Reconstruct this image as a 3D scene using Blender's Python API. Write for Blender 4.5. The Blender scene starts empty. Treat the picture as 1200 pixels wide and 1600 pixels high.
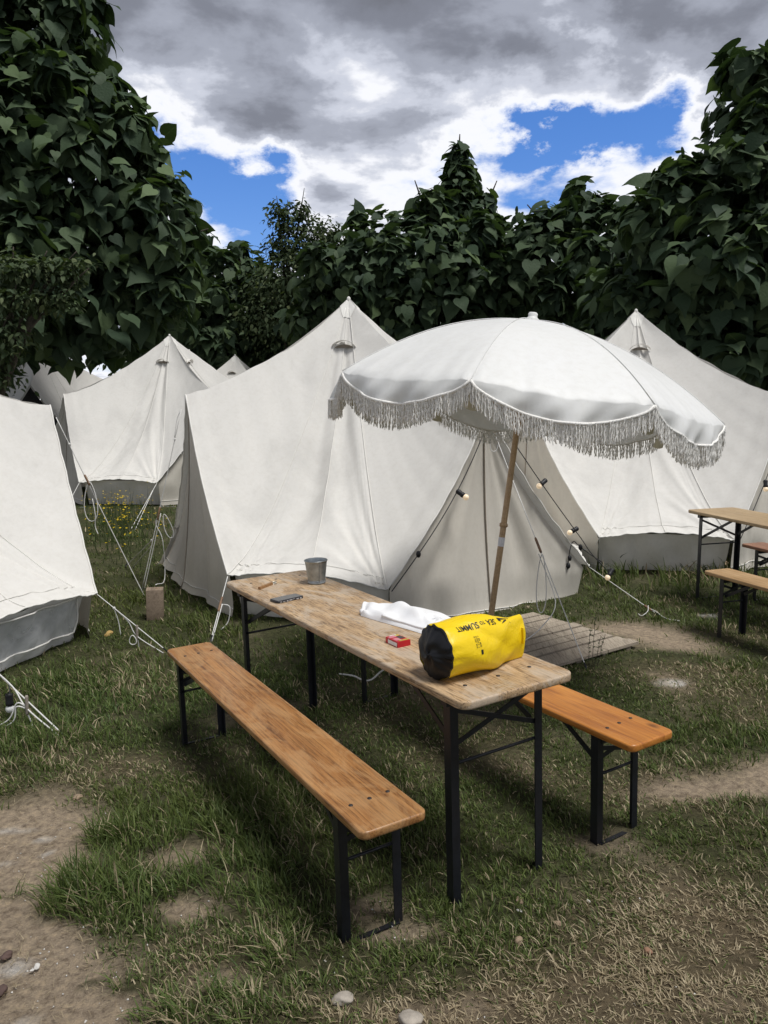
import bpy, math, random
import numpy as np
from mathutils import Vector, Matrix, Quaternion

random.seed(11)
RNG = np.random.default_rng(7)
S = bpy.context.scene
COL = S.collection
pi = math.pi

# ------------------------------------------------------------------ camera
F_PX, PITCH, ROLL, CAM_H = 1224.8, -0.1406, -0.008, 1.779
cam_d = bpy.data.cameras.new('camera')
cam_d.sensor_fit = 'HORIZONTAL'
cam_d.sensor_width = 36.0
cam_d.lens = 36.0 * F_PX / 1200.0
cam_d.clip_start = 0.05
cam_d.clip_end = 2000.0
cam = bpy.data.objects.new('camera', cam_d)
COL.objects.link(cam)
_c, _s = math.cos(PITCH), math.sin(PITCH)
_cr, _sr = math.cos(ROLL), math.sin(ROLL)
_r, _u, _f = Vector((1, 0, 0)), Vector((0, -_s, _c)), Vector((0, _c, _s))
_R, _U = _r * _cr + _u * _sr, _r * -_sr + _u * _cr
cam.matrix_world = Matrix(((_R.x, _U.x, -_f.x, 0), (_R.y, _U.y, -_f.y, 0), (_R.z, _U.z, -_f.z, CAM_H), (0, 0, 0, 1)))
S.camera = cam

# ------------------------------------------------------------------ world: broken cloud over a blue sky
SUN_EL, SUN_AZ = math.radians(68), math.radians(125)     # azimuth from +Y towards +X
CLOUD_LIGHT = 0.57
SKY_SEED = 3.7
GAPS = ((895, 215, 0.088, 0.025, 0.42), (1020, 165, 0.05, 0.022, 0.22), (330, 270, 0.070, 0.033, 0.41),
        (400, 340, 0.04, 0.018, 0.2), (-300, 240, 0.10, 0.05, 0.35), (1560, 230, 0.12, 0.05, 0.35), (930, 110, 0.16, 0.035, 0.13), (800, 270, 0.07, 0.05, 0.12), (950, 320, 0.16, 0.05, 0.12), (380, 370, 0.08, 0.05, 0.12), (230, 190, 0.07, 0.05, 0.12))
W = bpy.data.worlds.new('World')
S.world = W
W.use_nodes = True
nt = W.node_tree
for n in list(nt.nodes):
    nt.nodes.remove(n)


def N(tree, typ, **kw):
    n = tree.nodes.new(typ)
    for k, v in kw.items():
        if k == 'inp':
            for i, val in v.items():
                n.inputs[i].default_value = val
        else:
            setattr(n, k, v)
    return n


def pix_dir(px, py):
    a, b = px - 600, py - 800
    x, y = _cr * a + _sr * b, -_sr * a + _cr * b
    v = _r * (x / F_PX) + _u * (-y / F_PX) + _f
    return v


lk = nt.links.new
tc = N(nt, 'ShaderNodeTexCoord')
sky = N(nt, 'ShaderNodeTexSky', sky_type='NISHITA', sun_disc=False, sun_elevation=SUN_EL, sun_rotation=SUN_AZ)
sky.air_density = 1.0
sky.dust_density = 0.6
sky.ozone_density = 2.2
hsv = N(nt, 'ShaderNodeHueSaturation', inp={'Saturation': 1.3, 'Value': 1.2})
lk(sky.outputs[0], hsv.inputs['Color'])
bg_sky = N(nt, 'ShaderNodeBackground', inp={1: 0.055})
tint = N(nt, 'ShaderNodeMixRGB', blend_type='MULTIPLY', inp={0: 1.0})
tint.inputs[2].default_value = (0.80, 0.82, 1.06, 1)
lk(hsv.outputs[0], tint.inputs[1])
lk(tint.outputs[0], bg_sky.inputs[0])


def M(op, a, b=None, c=None, clamp=False):
    m = N(nt, 'ShaderNodeMath', operation=op, use_clamp=clamp)
    for i, v in enumerate((a, b, c)):
        if v is None:
            continue
        if isinstance(v, (int, float)):
            m.inputs[i].default_value = v
        else:
            lk(v, m.inputs[i])
    return m.outputs[0]


def VM(op, a, b):
    m = N(nt, 'ShaderNodeVectorMath', operation=op)
    for i, v in enumerate((a, b)):
        if v is None:
            continue
        if isinstance(v, (tuple, list, Vector)):
            m.inputs[i].default_value = v
        else:
            lk(v, m.inputs[i])
    return m.outputs['Value'] if op == 'LENGTH' else m.outputs[0]


def noise(vec, scale, detail, rough, dist=0.0, col=False):
    n = N(nt, 'ShaderNodeTexNoise', inp={'Scale': scale, 'Detail': detail, 'Roughness': rough, 'Distortion': dist})
    lk(vec, n.inputs['Vector'])
    return n.outputs[1 if col else 0]


D_ = tc.outputs['Generated']
sep = N(nt, 'ShaderNodeSeparateXYZ')
lk(D_, sep.inputs[0])
zc = M('MAXIMUM', sep.outputs[2], 0.0)
den = M('ADD', zc, 0.20)
comb = N(nt, 'ShaderNodeCombineXYZ')
lk(M('DIVIDE', sep.outputs[0], den), comb.inputs[0])
lk(M('DIVIDE', sep.outputs[1], den), comb.inputs[1])
comb.inputs[2].default_value = SKY_SEED
flat = comb.outputs[0]
big = noise(flat, 0.9, 3.0, 0.5, 0.2)
puff = noise(flat, 3.6, 8.0, 0.56, 0.12)
# ragged directions: gaps are cut with wisps and bulges, not ellipses
wob = VM('MULTIPLY', VM('SUBTRACT', noise(VM('MULTIPLY', D_, (1, 1, 1.6)), 7.0, 7.0, 0.64, 0.0, True), (.5, .5, .5)), (.24, .24, .17))
DW = VM('ADD', D_, wob)


def gap(px, py, sx, sz, amt):
    c = pix_dir(px, py).normalized()
    d = VM('MULTIPLY', VM('SUBTRACT', DW, c), (1 / sx, 1 / sx, 1 / sz))
    l = VM('LENGTH', d, None)
    e = M('POWER', 2.718, M('MULTIPLY', M('MULTIPLY', l, l), -1.0))
    return M('MULTIPLY', e, amt)


cover = M('ADD', M('MULTIPLY', big, 0.45), M('MULTIPLY', puff, 0.78))
# thicker overhead, thin and bright towards the horizon
cover = M('ADD', cover, M('MULTIPLY', M('SUBTRACT', sep.outputs[2], 0.27), 0.42))
cover = M('ADD', cover, 0.03)
for g in GAPS:
    cover = M('SUBTRACT', cover, gap(*g))
mask = N(nt, 'ShaderNodeMapRange', interpolation_type='SMOOTHSTEP', inp={1: 0.335, 2: 0.495, 3: 0.0, 4: 1.0})
lk(cover, mask.inputs[0])
ramp = N(nt, 'ShaderNodeValToRGB')
cr = ramp.color_ramp
cr.interpolation = 'EASE'
cr.elements[0].position, cr.elements[0].color = 0.42, (0.72, 0.75, 0.83, 1)
cr.elements[1].position, cr.elements[1].color = 0.95, (0.12, 0.125, 0.145, 1)
for pos, col in ((0.52, (0.76, 0.77, 0.81, 1)), (0.595, (0.49, 0.515, 0.59, 1)), (0.67, (0.305, 0.325, 0.385, 1)), (0.79, (0.18, 0.192, 0.232, 1))):
    e = cr.elements.new(pos)
    e.color = col
lk(cover, ramp.inputs[0])
bg_cl = N(nt, 'ShaderNodeBackground', inp={1: CLOUD_LIGHT})
lk(ramp.outputs[0], bg_cl.inputs[0])
mx = N(nt, 'ShaderNodeMixShader')
lk(mask.outputs[0], mx.inputs[0])
lk(bg_sky.outputs[0], mx.inputs[1])
lk(bg_cl.outputs[0], mx.inputs[2])
wo = N(nt, 'ShaderNodeOutputWorld')
lk(mx.outputs[0], wo.inputs[0])

# ------------------------------------------------------------------ sun behind cloud
sd = bpy.data.lights.new('sun', 'SUN')
sd.energy = 1.5
sd.angle = math.radians(20)
sd.color = (1.0, 0.985, 0.955)
sun = bpy.data.objects.new('sun', sd)
COL.objects.link(sun)
sdir = Vector((math.sin(SUN_AZ) * math.cos(SUN_EL), math.cos(SUN_AZ) * math.cos(SUN_EL), math.sin(SUN_EL)))
sun.rotation_euler = sdir.to_track_quat('Z', 'Y').to_euler()
sun.location = sdir * 30

vs = S.view_settings
vs.view_transform = 'Standard'
vs.look = 'None'
vs.gamma = 1.0
vs.exposure = 1.15
vs.use_curve_mapping = False
S.render.film_transparent = False
S.cycles.max_bounces = 6
S.cycles.diffuse_bounces = 3
S.cycles.glossy_bounces = 2
S.cycles.transmission_bounces = 4
S.cycles.transparent_max_bounces = 12


# ------------------------------------------------------------------ where things stand: points read off the ground plane
def gp(px, py, z=0.0):
    d = pix_dir(px, py)
    t = (z - CAM_H) / d.z
    return Vector((d.x * t, d.y * t, z))


def dp(px, py, Y):
    d = pix_dir(px, py)
    t = Y / d.y
    return Vector((d.x * t, Y, CAM_H + d.z * t))


def project(P):
    P = np.asarray(P, float)
    x, y, z = P[..., 0], P[..., 1], P[..., 2] - CAM_H
    d = _c * y + _s * z
    u = -_s * y + _c * z
    a, b = F_PX * x / d, -F_PX * u / d
    return 600 + _cr * a - _sr * b, 800 + _sr * a + _cr * b, d


SX = 0.0226          # the lawn round the tables falls slightly to the left
GCTRL = [(-2.3, 8.1, .10, 1.2), (-1.2, 6.5, .05, 1.0), (0.1, 6.3, -.02, 1.0), (1.75, 7.0, -.10, 1.0), (2.6, 8.6, .0, 1.3), (4.2, 8.6, .02, 1.5),
         (3.0, 11, .03, 2), (-0.2, 9, 0.0, 1.5), (-2.4, 6.0, .0, 1.0), (-2.6, 4.6, -.03, 1), (-4, 14, .12, 2.5), (-5.2, 13, .12, 2.5), (0, 25, .1, 8), (-10, 25, .1, 8), (10, 25, .05, 8),
         (1.4, 5.6, .0, .6), (2.5, 5.6, .0, .9), (2.9, 6.8, -.0, .9)]
for _x in np.arange(-2, 2.6, .5):
    for _y in np.arange(1.0, 4.9, .6):
        GCTRL.append((_x, _y, SX * _x, .7))
GC = np.array(GCTRL)


def vnoise(x, y, seed=0):
    x = np.asarray(x, float)
    y = np.asarray(y, float)
    xi, yi = np.floor(x).astype(np.int64), np.floor(y).astype(np.int64)
    xf, yf = x - xi, y - yi
    u, v = xf * xf * (3 - 2 * xf), yf * yf * (3 - 2 * yf)

    def h(a, b):
        n = (a * 374761393 + b * 668265263 + seed * 1442695041) & 0xFFFFFFFF
        n = ((n ^ (n >> 13)) * 1274126177) & 0xFFFFFFFF
        n = n ^ (n >> 16)
        return (n & 0xFFFF) / 65535.0
    a, b, c, d = h(xi, yi), h(xi + 1, yi), h(xi, yi + 1), h(xi + 1, yi + 1)
    return (a * (1 - u) + b * u) * (1 - v) + (c * (1 - u) + d * u) * v


def fbm(x, y, seed=0, oct=4):
    s, a, t = 0, .5, 0
    for i in range(oct):
        s = s + a * vnoise(x * 2 ** i + 17.3 * i, y * 2 ** i - 9.1 * i, seed + i)
        t += a
        a *= .5
    return s / t


def ground_z(x, y):
    x = np.asarray(x, float)
    y = np.asarray(y, float)
    num = np.zeros(x.shape)
    dn = np.full(x.shape, 1e-9)
    for cx, cy, z, r in GC:
        w = np.exp(-((x - cx) ** 2 + (y - cy) ** 2) / (2 * r * r)) + 1e-6
        num += w * z
        dn += w
    return num / dn + .018 * (fbm(x * 1.7, y * 1.7, 3) - .5)


def gz(x, y):
    return float(ground_z(np.array([x]), np.array([y]))[0])


def onground(px, py, up=0.0):
    z = 0.0
    for _ in range(4):
        p = gp(px, py, z)
        z = gz(p.x, p.y) + up
    return gp(px, py, z)


# ------------------------------------------------------------------ materials
MATS = {}


def mat(name):
    m = bpy.data.materials.new(name)
    m.use_nodes = True
    t = m.node_tree
    for n in list(t.nodes):
        t.nodes.remove(n)
    out = N(t, 'ShaderNodeOutputMaterial')
    MATS[name] = m
    return m, t, out


def ramp_node(t, stops, interp='LINEAR'):
    r = N(t, 'ShaderNodeValToRGB')
    c = r.color_ramp
    c.interpolation = interp
    while len(c.elements) < len(stops):
        c.elements.new(0.5)
    for e, (p, col) in zip(c.elements, stops):
        e.position = p
        e.color = (*col, 1)
    return r


def simple(name, col, rough=.6, spec=.4, metal=0.0, var=0.12, scale=18, bump=0.0, bscale=60, coat=0.0):
    m, t, out = mat(name)
    b = N(t, 'ShaderNodeBsdfPrincipled', inp={'Roughness': rough, 'Metallic': metal, 'Specular IOR Level': spec, 'Coat Weight': coat})
    tc = N(t, 'ShaderNodeTexCoord')
    no = N(t, 'ShaderNodeTexNoise', inp={'Scale': scale, 'Detail': 6.0, 'Roughness': .6})
    t.links.new(tc.outputs['Object'], no.inputs['Vector'])
    lo, hi = [c * (1 - var) for c in col], [min(1, c * (1 + var)) for c in col]
    r = ramp_node(t, [(.3, lo), (.7, hi)])
    t.links.new(no.outputs[0], r.inputs[0])
    t.links.new(r.outputs[0], b.inputs['Base Color'])
    if bump:
        n2 = N(t, 'ShaderNodeTexNoise', inp={'Scale': bscale, 'Detail': 4.0})
        t.links.new(tc.outputs['Object'], n2.inputs['Vector'])
        bp = N(t, 'ShaderNodeBump', inp={'Strength': bump, 'Distance': .004})
        t.links.new(n2.outputs[0], bp.inputs['Height'])
        t.links.new(bp.outputs[0], b.inputs['Normal'])
    t.links.new(b.outputs[0], out.inputs[0])
    return m


def canvas(name, col, trans=.16, wrinkle=.35, stain=.10, sheen=0.0, rough=.9):
    m, t, out = mat(name)
    L = t.links.new
    tc = N(t, 'ShaderNodeTexCoord')
    n1 = N(t, 'ShaderNodeTexNoise', inp={'Scale': 1.6, 'Detail': 8.0, 'Roughness': .62, 'Distortion': .6})
    n2 = N(t, 'ShaderNodeTexNoise', inp={'Scale': 26.0, 'Detail': 5.0, 'Roughness': .7})
    mp = N(t, 'ShaderNodeMapping')
    mp.inputs['Scale'].default_value = (1, 1, .35)
    L(tc.outputs['Object'], mp.inputs[0])
    L(mp.outputs[0], n1.inputs['Vector'])
    L(tc.outputs['Object'], n2.inputs['Vector'])
    r = ramp_node(t, [(.28, [c * (1 - stain * 1.5) for c in col]), (.5, col), (.75, [min(.86, c * 1.04) for c in col])])
    L(n1.outputs[0], r.inputs[0])
    mix = N(t, 'ShaderNodeMixRGB', blend_type='MULTIPLY', inp={0: .5})
    r2 = ramp_node(t, [(.34, (.91, .90, .88)), (.56, (1, 1, 1))])
    L(n2.outputs[0], r2.inputs[0])
    L(r.outputs[0], mix.inputs[1])
    L(r2.outputs[0], mix.inputs[2])
    # wrinkles: stretched noise + weave
    n3 = N(t, 'ShaderNodeTexNoise', inp={'Scale': 3.0, 'Detail': 4.0, 'Roughness': .45, 'Distortion': .3})
    L(mp.outputs[0], n3.inputs['Vector'])
    n4 = N(t, 'ShaderNodeTexNoise', inp={'Scale': 420.0, 'Detail': 2.0})
    L(tc.outputs['Object'], n4.inputs['Vector'])
    ad = N(t, 'ShaderNodeMath', operation='MULTIPLY_ADD', inp={1: .03})
    L(n4.outputs[0], ad.inputs[0])
    L(n3.outputs[0], ad.inputs[2])
    bp = N(t, 'ShaderNodeBump', inp={'Strength': wrinkle, 'Distance': .05})
    L(ad.outputs[0], bp.inputs['Height'])
    b = N(t, 'ShaderNodeBsdfPrincipled', inp={'Roughness': rough, 'Specular IOR Level': .2 + sheen})
    L(mix.outputs[0], b.inputs['Base Color'])
    L(bp.outputs[0], b.inputs['Normal'])
    tr = N(t, 'ShaderNodeBsdfTranslucent')
    L(mix.outputs[0], tr.inputs[0])
    L(bp.outputs[0], tr.inputs[1])
    ms = N(t, 'ShaderNodeMixShader', inp={0: trans})
    L(b.outputs[0], ms.inputs[1])
    L(tr.outputs[0], ms.inputs[2])
    L(ms.outputs[0], out.inputs[0])
    return m


def wood(name, light, mid, dark, rough=.5, coat=0.0, weather=.3, grain=1.0, knots=0.0, seed=0.0, worn=None, st=.05, wornamt=.75):
    m, t, out = mat(name)
    L = t.links.new
    tc = N(t, 'ShaderNodeTexCoord')
    mp = N(t, 'ShaderNodeMapping')
    mp.inputs['Location'].default_value = (seed, seed * 2.3, seed)
    mp.inputs['Scale'].default_value = (1, st, 1)
    L(tc.outputs['Object'], mp.inputs[0])
    n1 = N(t, 'ShaderNodeTexNoise', inp={'Scale': 34.0 * grain, 'Detail': 9.0, 'Roughness': .62, 'Distortion': .9})
    L(mp.outputs[0], n1.inputs['Vector'])
    mp2 = N(t, 'ShaderNodeMapping')
    mp2.inputs['Location'].default_value = (seed, seed, 0)
    mp2.inputs['Scale'].default_value = (1, st * 5, 1)
    L(tc.outputs['Object'], mp2.inputs[0])
    n2 = N(t, 'ShaderNodeTexNoise', inp={'Scale': 7.0, 'Detail': 8.0, 'Roughness': .65, 'Distortion': .5})
    L(mp2.outputs[0], n2.inputs['Vector'])
    n5 = N(t, 'ShaderNodeTexNoise', inp={'Scale': 150.0 * grain, 'Detail': 4.0, 'Roughness': .7})
    L(mp.outputs[0], n5.inputs['Vector'])
    r1 = ramp_node(t, [(.36, dark), (.45, mid), (.53, light), (.62, mid), (.68, dark)])
    L(n1.outputs[0], r1.inputs[0])
    d2_ = [m_ * .62 + d_ * .38 for m_, d_ in zip(mid, dark)]
    r2 = ramp_node(t, [(.36, d2_), (.50, mid), (.62, light)])
    L(n2.outputs[0], r2.inputs[0])
    mx = N(t, 'ShaderNodeMixRGB', inp={0: .5})
    L(r1.outputs[0], mx.inputs[1])
    L(r2.outputs[0], mx.inputs[2])
    m5 = N(t, 'ShaderNodeMixRGB', blend_type='MULTIPLY', inp={0: weather})
    r5 = ramp_node(t, [(.40, (.30, .27, .25)), (.50, (1, 1, 1))])
    L(n5.outputs[0], r5.inputs[0])
    L(mx.outputs[0], m5.inputs[1])
    L(r5.outputs[0], m5.inputs[2])
    last = m5.outputs[0]
    if worn:
        n6 = N(t, 'ShaderNodeTexNoise', inp={'Scale': 9.0, 'Detail': 10.0, 'Roughness': .7, 'Distortion': 1.0})
        mp6 = N(t, 'ShaderNodeMapping')
        mp6.inputs['Scale'].default_value = (1, .4, 1)
        mp6.inputs['Location'].default_value = (seed * 3, 4, 2)
        L(tc.outputs['Object'], mp6.inputs[0])
        L(mp6.outputs[0], n6.inputs['Vector'])
        r6 = ramp_node(t, [(.47, (0, 0, 0)), (.58, (1, 1, 1))])
        L(n6.outputs[0], r6.inputs[0])
        ml = N(t, 'ShaderNodeMath', operation='MULTIPLY', inp={1: wornamt})
        L(r6.outputs[0], ml.inputs[0])
        m6 = N(t, 'ShaderNodeMixRGB')
        m6.inputs[2].default_value = (*worn, 1)
        L(ml.outputs[0], m6.inputs[0])
        L(last, m6.inputs[1])
        last = m6.outputs[0]
    if knots:
        vo = N(t, 'ShaderNodeTexVoronoi', inp={'Scale': 5.2, 'Randomness': 1.0})
        mp3 = N(t, 'ShaderNodeMapping')
        mp3.inputs['Location'].default_value = (seed, seed * .7, 0)
        mp3.inputs['Scale'].default_value = (1.2, .62, .6)
        L(tc.outputs['Object'], mp3.inputs[0])
        L(mp3.outputs[0], vo.inputs['Vector'])
        r3 = ramp_node(t, [(.0, (1, 1, 1)), (.055, (.9, .9, .9)), (.13, (0, 0, 0))])
        L(vo.outputs['Distance'], r3.inputs[0])
        ml = N(t, 'ShaderNodeMath', operation='MULTIPLY', inp={1: knots})
        L(r3.outputs[0], ml.inputs[0])
        m3 = N(t, 'ShaderNodeMixRGB')
        m3.inputs[2].default_value = (dark[0] * .35, dark[1] * .3, dark[2] * .3, 1)
        L(ml.outputs[0], m3.inputs[0])
        L(last, m3.inputs[1])
        last = m3.outputs[0]
    b = N(t, 'ShaderNodeBsdfPrincipled', inp={'Roughness': rough, 'Specular IOR Level': .4, 'Coat Weight': coat, 'Coat Roughness': .3})
    L(last, b.inputs['Base Color'])
    rr = N(t, 'ShaderNodeMapRange', inp={1: .3, 2: .7, 3: rough - .12, 4: rough + .15})
    L(n2.outputs[0], rr.inputs[0])
    L(rr.outputs[0], b.inputs['Roughness'])
    bp = N(t, 'ShaderNodeBump', inp={'Strength': .35, 'Distance': .003})
    L(n1.outputs[0], bp.inputs['Height'])
    L(bp.outputs[0], b.inputs['Normal'])
    L(b.outputs[0], out.inputs[0])
    return m


def attr_mat(name, rough=.6, trans=.25, spec=.3, attr='Col', var=0.0, bump=0.0):
    m, t, out = mat(name)
    L = t.links.new
    at = N(t, 'ShaderNodeAttribute', attribute_name=attr)
    b = N(t, 'ShaderNodeBsdfPrincipled', inp={'Roughness': rough, 'Specular IOR Level': spec})
    L(at.outputs['Color'], b.inputs['Base Color'])
    tr = N(t, 'ShaderNodeBsdfTranslucent')
    L(at.outputs['Color'], tr.inputs[0])
    ms = N(t, 'ShaderNodeMixShader', inp={0: trans})
    L(b.outputs[0], ms.inputs[1])
    L(tr.outputs[0], ms.inputs[2])
    L(ms.outputs[0], out.inputs[0])
    return m


def leaf_mat(name, c0, c1, trans=.22):
    """leaf colour varies from leaf to leaf: Object Info random for single leaves, the attribute for the mass"""
    m, t, out = mat(name)
    L = t.links.new
    oi = N(t, 'ShaderNodeObjectInfo')
    at = N(t, 'ShaderNodeAttribute', attribute_name='rnd')
    ad = N(t, 'ShaderNodeMath', operation='ADD')
    L(oi.outputs['Random'], ad.inputs[0])
    L(at.outputs['Fac'], ad.inputs[1])
    fr = N(t, 'ShaderNodeMath', operation='FRACT')
    L(ad.outputs[0], fr.inputs[0])
    r = ramp_node(t, [(0, c0), (.55, [a * .75 + b * .25 for a, b in zip(c0, c1)]), (.85, [(a + b) / 2 for a, b in zip(c0, c1)]), (1, c1)])
    L(fr.outputs[0], r.inputs[0])
    geo = N(t, 'ShaderNodeNewGeometry')
    rb_ = N(t, 'ShaderNodeAttribute', attribute_name='rib')
    rm_ = N(t, 'ShaderNodeMapRange', inp={1: .90, 2: .985, 3: 0.0, 4: .55})
    L(rb_.outputs['Fac'], rm_.inputs[0])
    vein = N(t, 'ShaderNodeMixRGB')
    vein.inputs[2].default_value = (.13, .17, .085, 1)
    L(rm_.outputs[0], vein.inputs[0])
    mxb = N(t, 'ShaderNodeMixRGB')
    mlt = N(t, 'ShaderNodeMixRGB', blend_type='MULTIPLY', inp={0: 1.0})
    mlt.inputs[2].default_value = (1.5, 1.45, 1.6, 1)
    L(r.outputs[0], mlt.inputs[1])
    L(geo.outputs['Backfacing'], mxb.inputs[0])
    L(r.outputs[0], vein.inputs[1])
    L(vein.outputs[0], mxb.inputs[1])
    L(mlt.outputs[0], mxb.inputs[2])
    b = N(t, 'ShaderNodeBsdfPrincipled', inp={'Roughness': .58, 'Specular IOR Level': .13})
    L(mxb.outputs[0], b.inputs['Base Color'])
    no = N(t, 'ShaderNodeTexNoise', inp={'Scale': 9.0, 'Detail': 3.0})
    tcn = N(t, 'ShaderNodeTexCoord')
    L(tcn.outputs['Object'], no.inputs['Vector'])
    bp = N(t, 'ShaderNodeBump', inp={'Strength': .4, 'Distance': .03})
    L(no.outputs[0], bp.inputs['Height'])
    L(bp.outputs[0], b.inputs['Normal'])
    tr = N(t, 'ShaderNodeBsdfTranslucent')
    mt = N(t, 'ShaderNodeMixRGB', blend_type='MULTIPLY', inp={0: 1.0})
    mt.inputs[2].default_value = (1.5, 1.7, .7, 1)
    L(r.outputs[0], mt.inputs[1])
    L(mt.outputs[0], tr.inputs[0])
    ms = N(t, 'ShaderNodeMixShader', inp={0: trans})
    L(b.outputs[0], ms.inputs[1])
    L(tr.outputs[0], ms.inputs[2])
    L(ms.outputs[0], out.inputs[0])
    return m


M_CANVAS = canvas('tent_canvas', (.77, .75, .708), trans=.14, wrinkle=.12)
M_DOOR = canvas('door_canvas', (.66, .62, .545), trans=.10, wrinkle=.3)
M_WALL = canvas('wall_canvas', (.80, .77, .71), trans=.16, wrinkle=.45, stain=.2)
M_WHITEWALL = canvas('white_wall_canvas', (.82, .81, .79), trans=.1, wrinkle=.4)
M_DARK_INTERIOR = simple('door_interior_shade', (.03, .03, .032), rough=.9)  # dark flaps: the unlit inside of an open door, put into the colour
M_PARASOL = canvas('parasol_fabric', (.84, .84, .82), trans=.12, wrinkle=.06, stain=.05, sheen=.25, rough=.5)
M_FRINGE = simple('fringe_cotton', (.82, .80, .76), rough=.75, var=.15, scale=90)
M_POCKET = simple('pocket_cloth', (.60, .56, .42), rough=.8)
M_SEAM = simple('seam_tape', (.74, .725, .68), rough=.9, var=.06)
M_ZIP = simple('zip_tape', (.36, .31, .25), rough=.8)
M_VENT_SHADE = simple('hood_shade', (.22, .19, .15), rough=.9)  # stands for the shade under the vent hoods
M_ROPE = simple('white_rope', (.72, .71, .68), rough=.8, var=.15, scale=160, bump=.6, bscale=300)
M_TOGGLE = wood('toggle_wood', (.34, .22, .13), (.22, .13, .08), (.1, .06, .04), rough=.6)
M_TOGGLE_GREY = wood('grey_toggle_wood', (.42, .38, .32), (.3, .26, .22), (.18, .15, .12), rough=.7)
M_TABLE = wood('table_wood', (.60, .42, .24), (.42, .275, .15), (.16, .105, .065), rough=.55, coat=.05, weather=.9, worn=(.52, .43, .33), seed=1.3, st=.07, wornamt=.7)
M_BENCH_A = wood('bench_wood_honey', (.46, .225, .075), (.32, .14, .042), (.13, .055, .022), rough=.42, coat=.25, weather=.7, knots=.35, seed=4.1, worn=(.55, .34, .16), st=.028, wornamt=.34)
M_BENCH_B = wood('bench_wood_orange', (.64, .27, .055), (.46, .165, .03), (.20, .06, .015), rough=.36, coat=.3, weather=.15, knots=.8, seed=7.7)
M_TABLE_C = wood('pale_table_wood', (.50, .37, .22), (.40, .28, .15), (.26, .17, .09), rough=.55, weather=.3, seed=2.9)
M_BENCH_C = wood('pale_bench_wood', (.52, .35, .19), (.42, .26, .12), (.27, .16, .07), rough=.5, weather=.25, seed=9.9)
M_BENCH_D = wood('red_bench_wood', (.40, .22, .13), (.28, .13, .08), (.13, .07, .05), rough=.5, weather=.35, seed=5.5)
M_PALLET = wood('pallet_wood', (.43, .37, .29), (.34, .285, .22), (.20, .165, .13), rough=.85, weather=.5, seed=3.3)
M_BLOCK = wood('block_wood', (.33, .255, .185), (.25, .19, .135), (.15, .11, .08), rough=.8, weather=.3, seed=6.1)
M_POLE = wood('parasol_pole_wood', (.52, .36, .20), (.43, .29, .155), (.33, .21, .11), rough=.45, weather=.1, coat=.15)
M_METAL = simple('dark_painted_steel', (.007, .008, .012), rough=.42, spec=.5, var=.35, scale=30, bump=.2, bscale=90)
M_BOLT = simple('bolt_steel', (.05, .045, .045), rough=.5, metal=.6)
M_CABLE = simple('black_rubber_cable', (.012, .012, .014), rough=.5)
M_TRUNK = simple('bark', (.07, .058, .045), rough=.95, var=.4, scale=14, bump=.8, bscale=30)
M_LEAF = leaf_mat('broad_leaf', (.026, .044, .024), (.088, .128, .054))
M_LEAF_S = leaf_mat('small_leaf', (.035, .055, .026), (.085, .105, .045))
M_GRASS = attr_mat('grass_blade', rough=.55, trans=.28)
M_STONE = simple('stone', (.36, .32, .27), rough=.9, var=.35, scale=20, bump=.6, bscale=25)
M_ZINC = simple('galvanised_steel', (.36, .39, .40), rough=.42, metal=.85, var=.25, scale=25)
M_WHITECLOTH = canvas('white_cotton', (.86, .86, .87), trans=.05, wrinkle=.05, stain=.02)
M_BLACKFAB = simple('black_nylon', (.008, .008, .010), rough=.5, spec=.4, var=.2, bump=.3, bscale=40)
M_PRINT = simple('black_print', (.012, .012, .012), rough=.5)


def yellow():
    m, t, out = mat('yellow_nylon')
    L = t.links.new
    tc = N(t, 'ShaderNodeTexCoord')
    no = N(t, 'ShaderNodeTexNoise', inp={'Scale': 13.0, 'Detail': 5.0, 'Roughness': .55, 'Distortion': 1.4})
    L(tc.outputs['Object'], no.inputs['Vector'])
    bp = N(t, 'ShaderNodeBump', inp={'Strength': .5, 'Distance': .012})
    L(no.outputs[0], bp.inputs['Height'])
    b = N(t, 'ShaderNodeBsdfPrincipled', inp={'Base Color': (.86, .60, .006, 1), 'Roughness': .42, 'Specular IOR Level': .4})
    L(bp.outputs[0], b.inputs['Normal'])
    L(b.outputs[0], out.inputs[0])
    return m


M_YELLOW = yellow()


def bulb_mat(name, col, emit):
    m, t, out = mat(name)
    b = N(t, 'ShaderNodeBsdfPrincipled', inp={'Base Color': (*col, 1), 'Roughness': .25, 'Emission Color': (1, .72, .42, 1), 'Emission Strength': emit})
    t.links.new(b.outputs[0], out.inputs[0])
    return m


M_BULB = bulb_mat('warm_bulb', (.85, .72, .55), .15)
M_BULB_OFF = bulb_mat('white_bulb', (.82, .82, .80), 0)


def film(name):
    m, t, out = mat(name)
    b = N(t, 'ShaderNodeBsdfPrincipled', inp={'Base Color': (.80, .81, .83, 1), 'Roughness': .3})
    tr = N(t, 'ShaderNodeBsdfTransparent', inp={0: (.9, .92, .94, 1)})
    tc = N(t, 'ShaderNodeTexCoord')
    no = N(t, 'ShaderNodeTexNoise', inp={'Scale': 4.0, 'Detail': 5.0, 'Distortion': 2.0})
    t.links.new(tc.outputs['Object'], no.inputs['Vector'])
    mr = N(t, 'ShaderNodeMapRange', inp={1: .3, 2: .7, 3: .2, 4: .6})
    t.links.new(no.outputs[0], mr.inputs[0])
    ms = N(t, 'ShaderNodeMixShader')
    t.links.new(mr.outputs[0], ms.inputs[0])
    t.links.new(tr.outputs[0], ms.inputs[1])
    t.links.new(b.outputs[0], ms.inputs[2])
    t.links.new(ms.outputs[0], out.inputs[0])
    return m


M_FILM = film('window_film')


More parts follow.
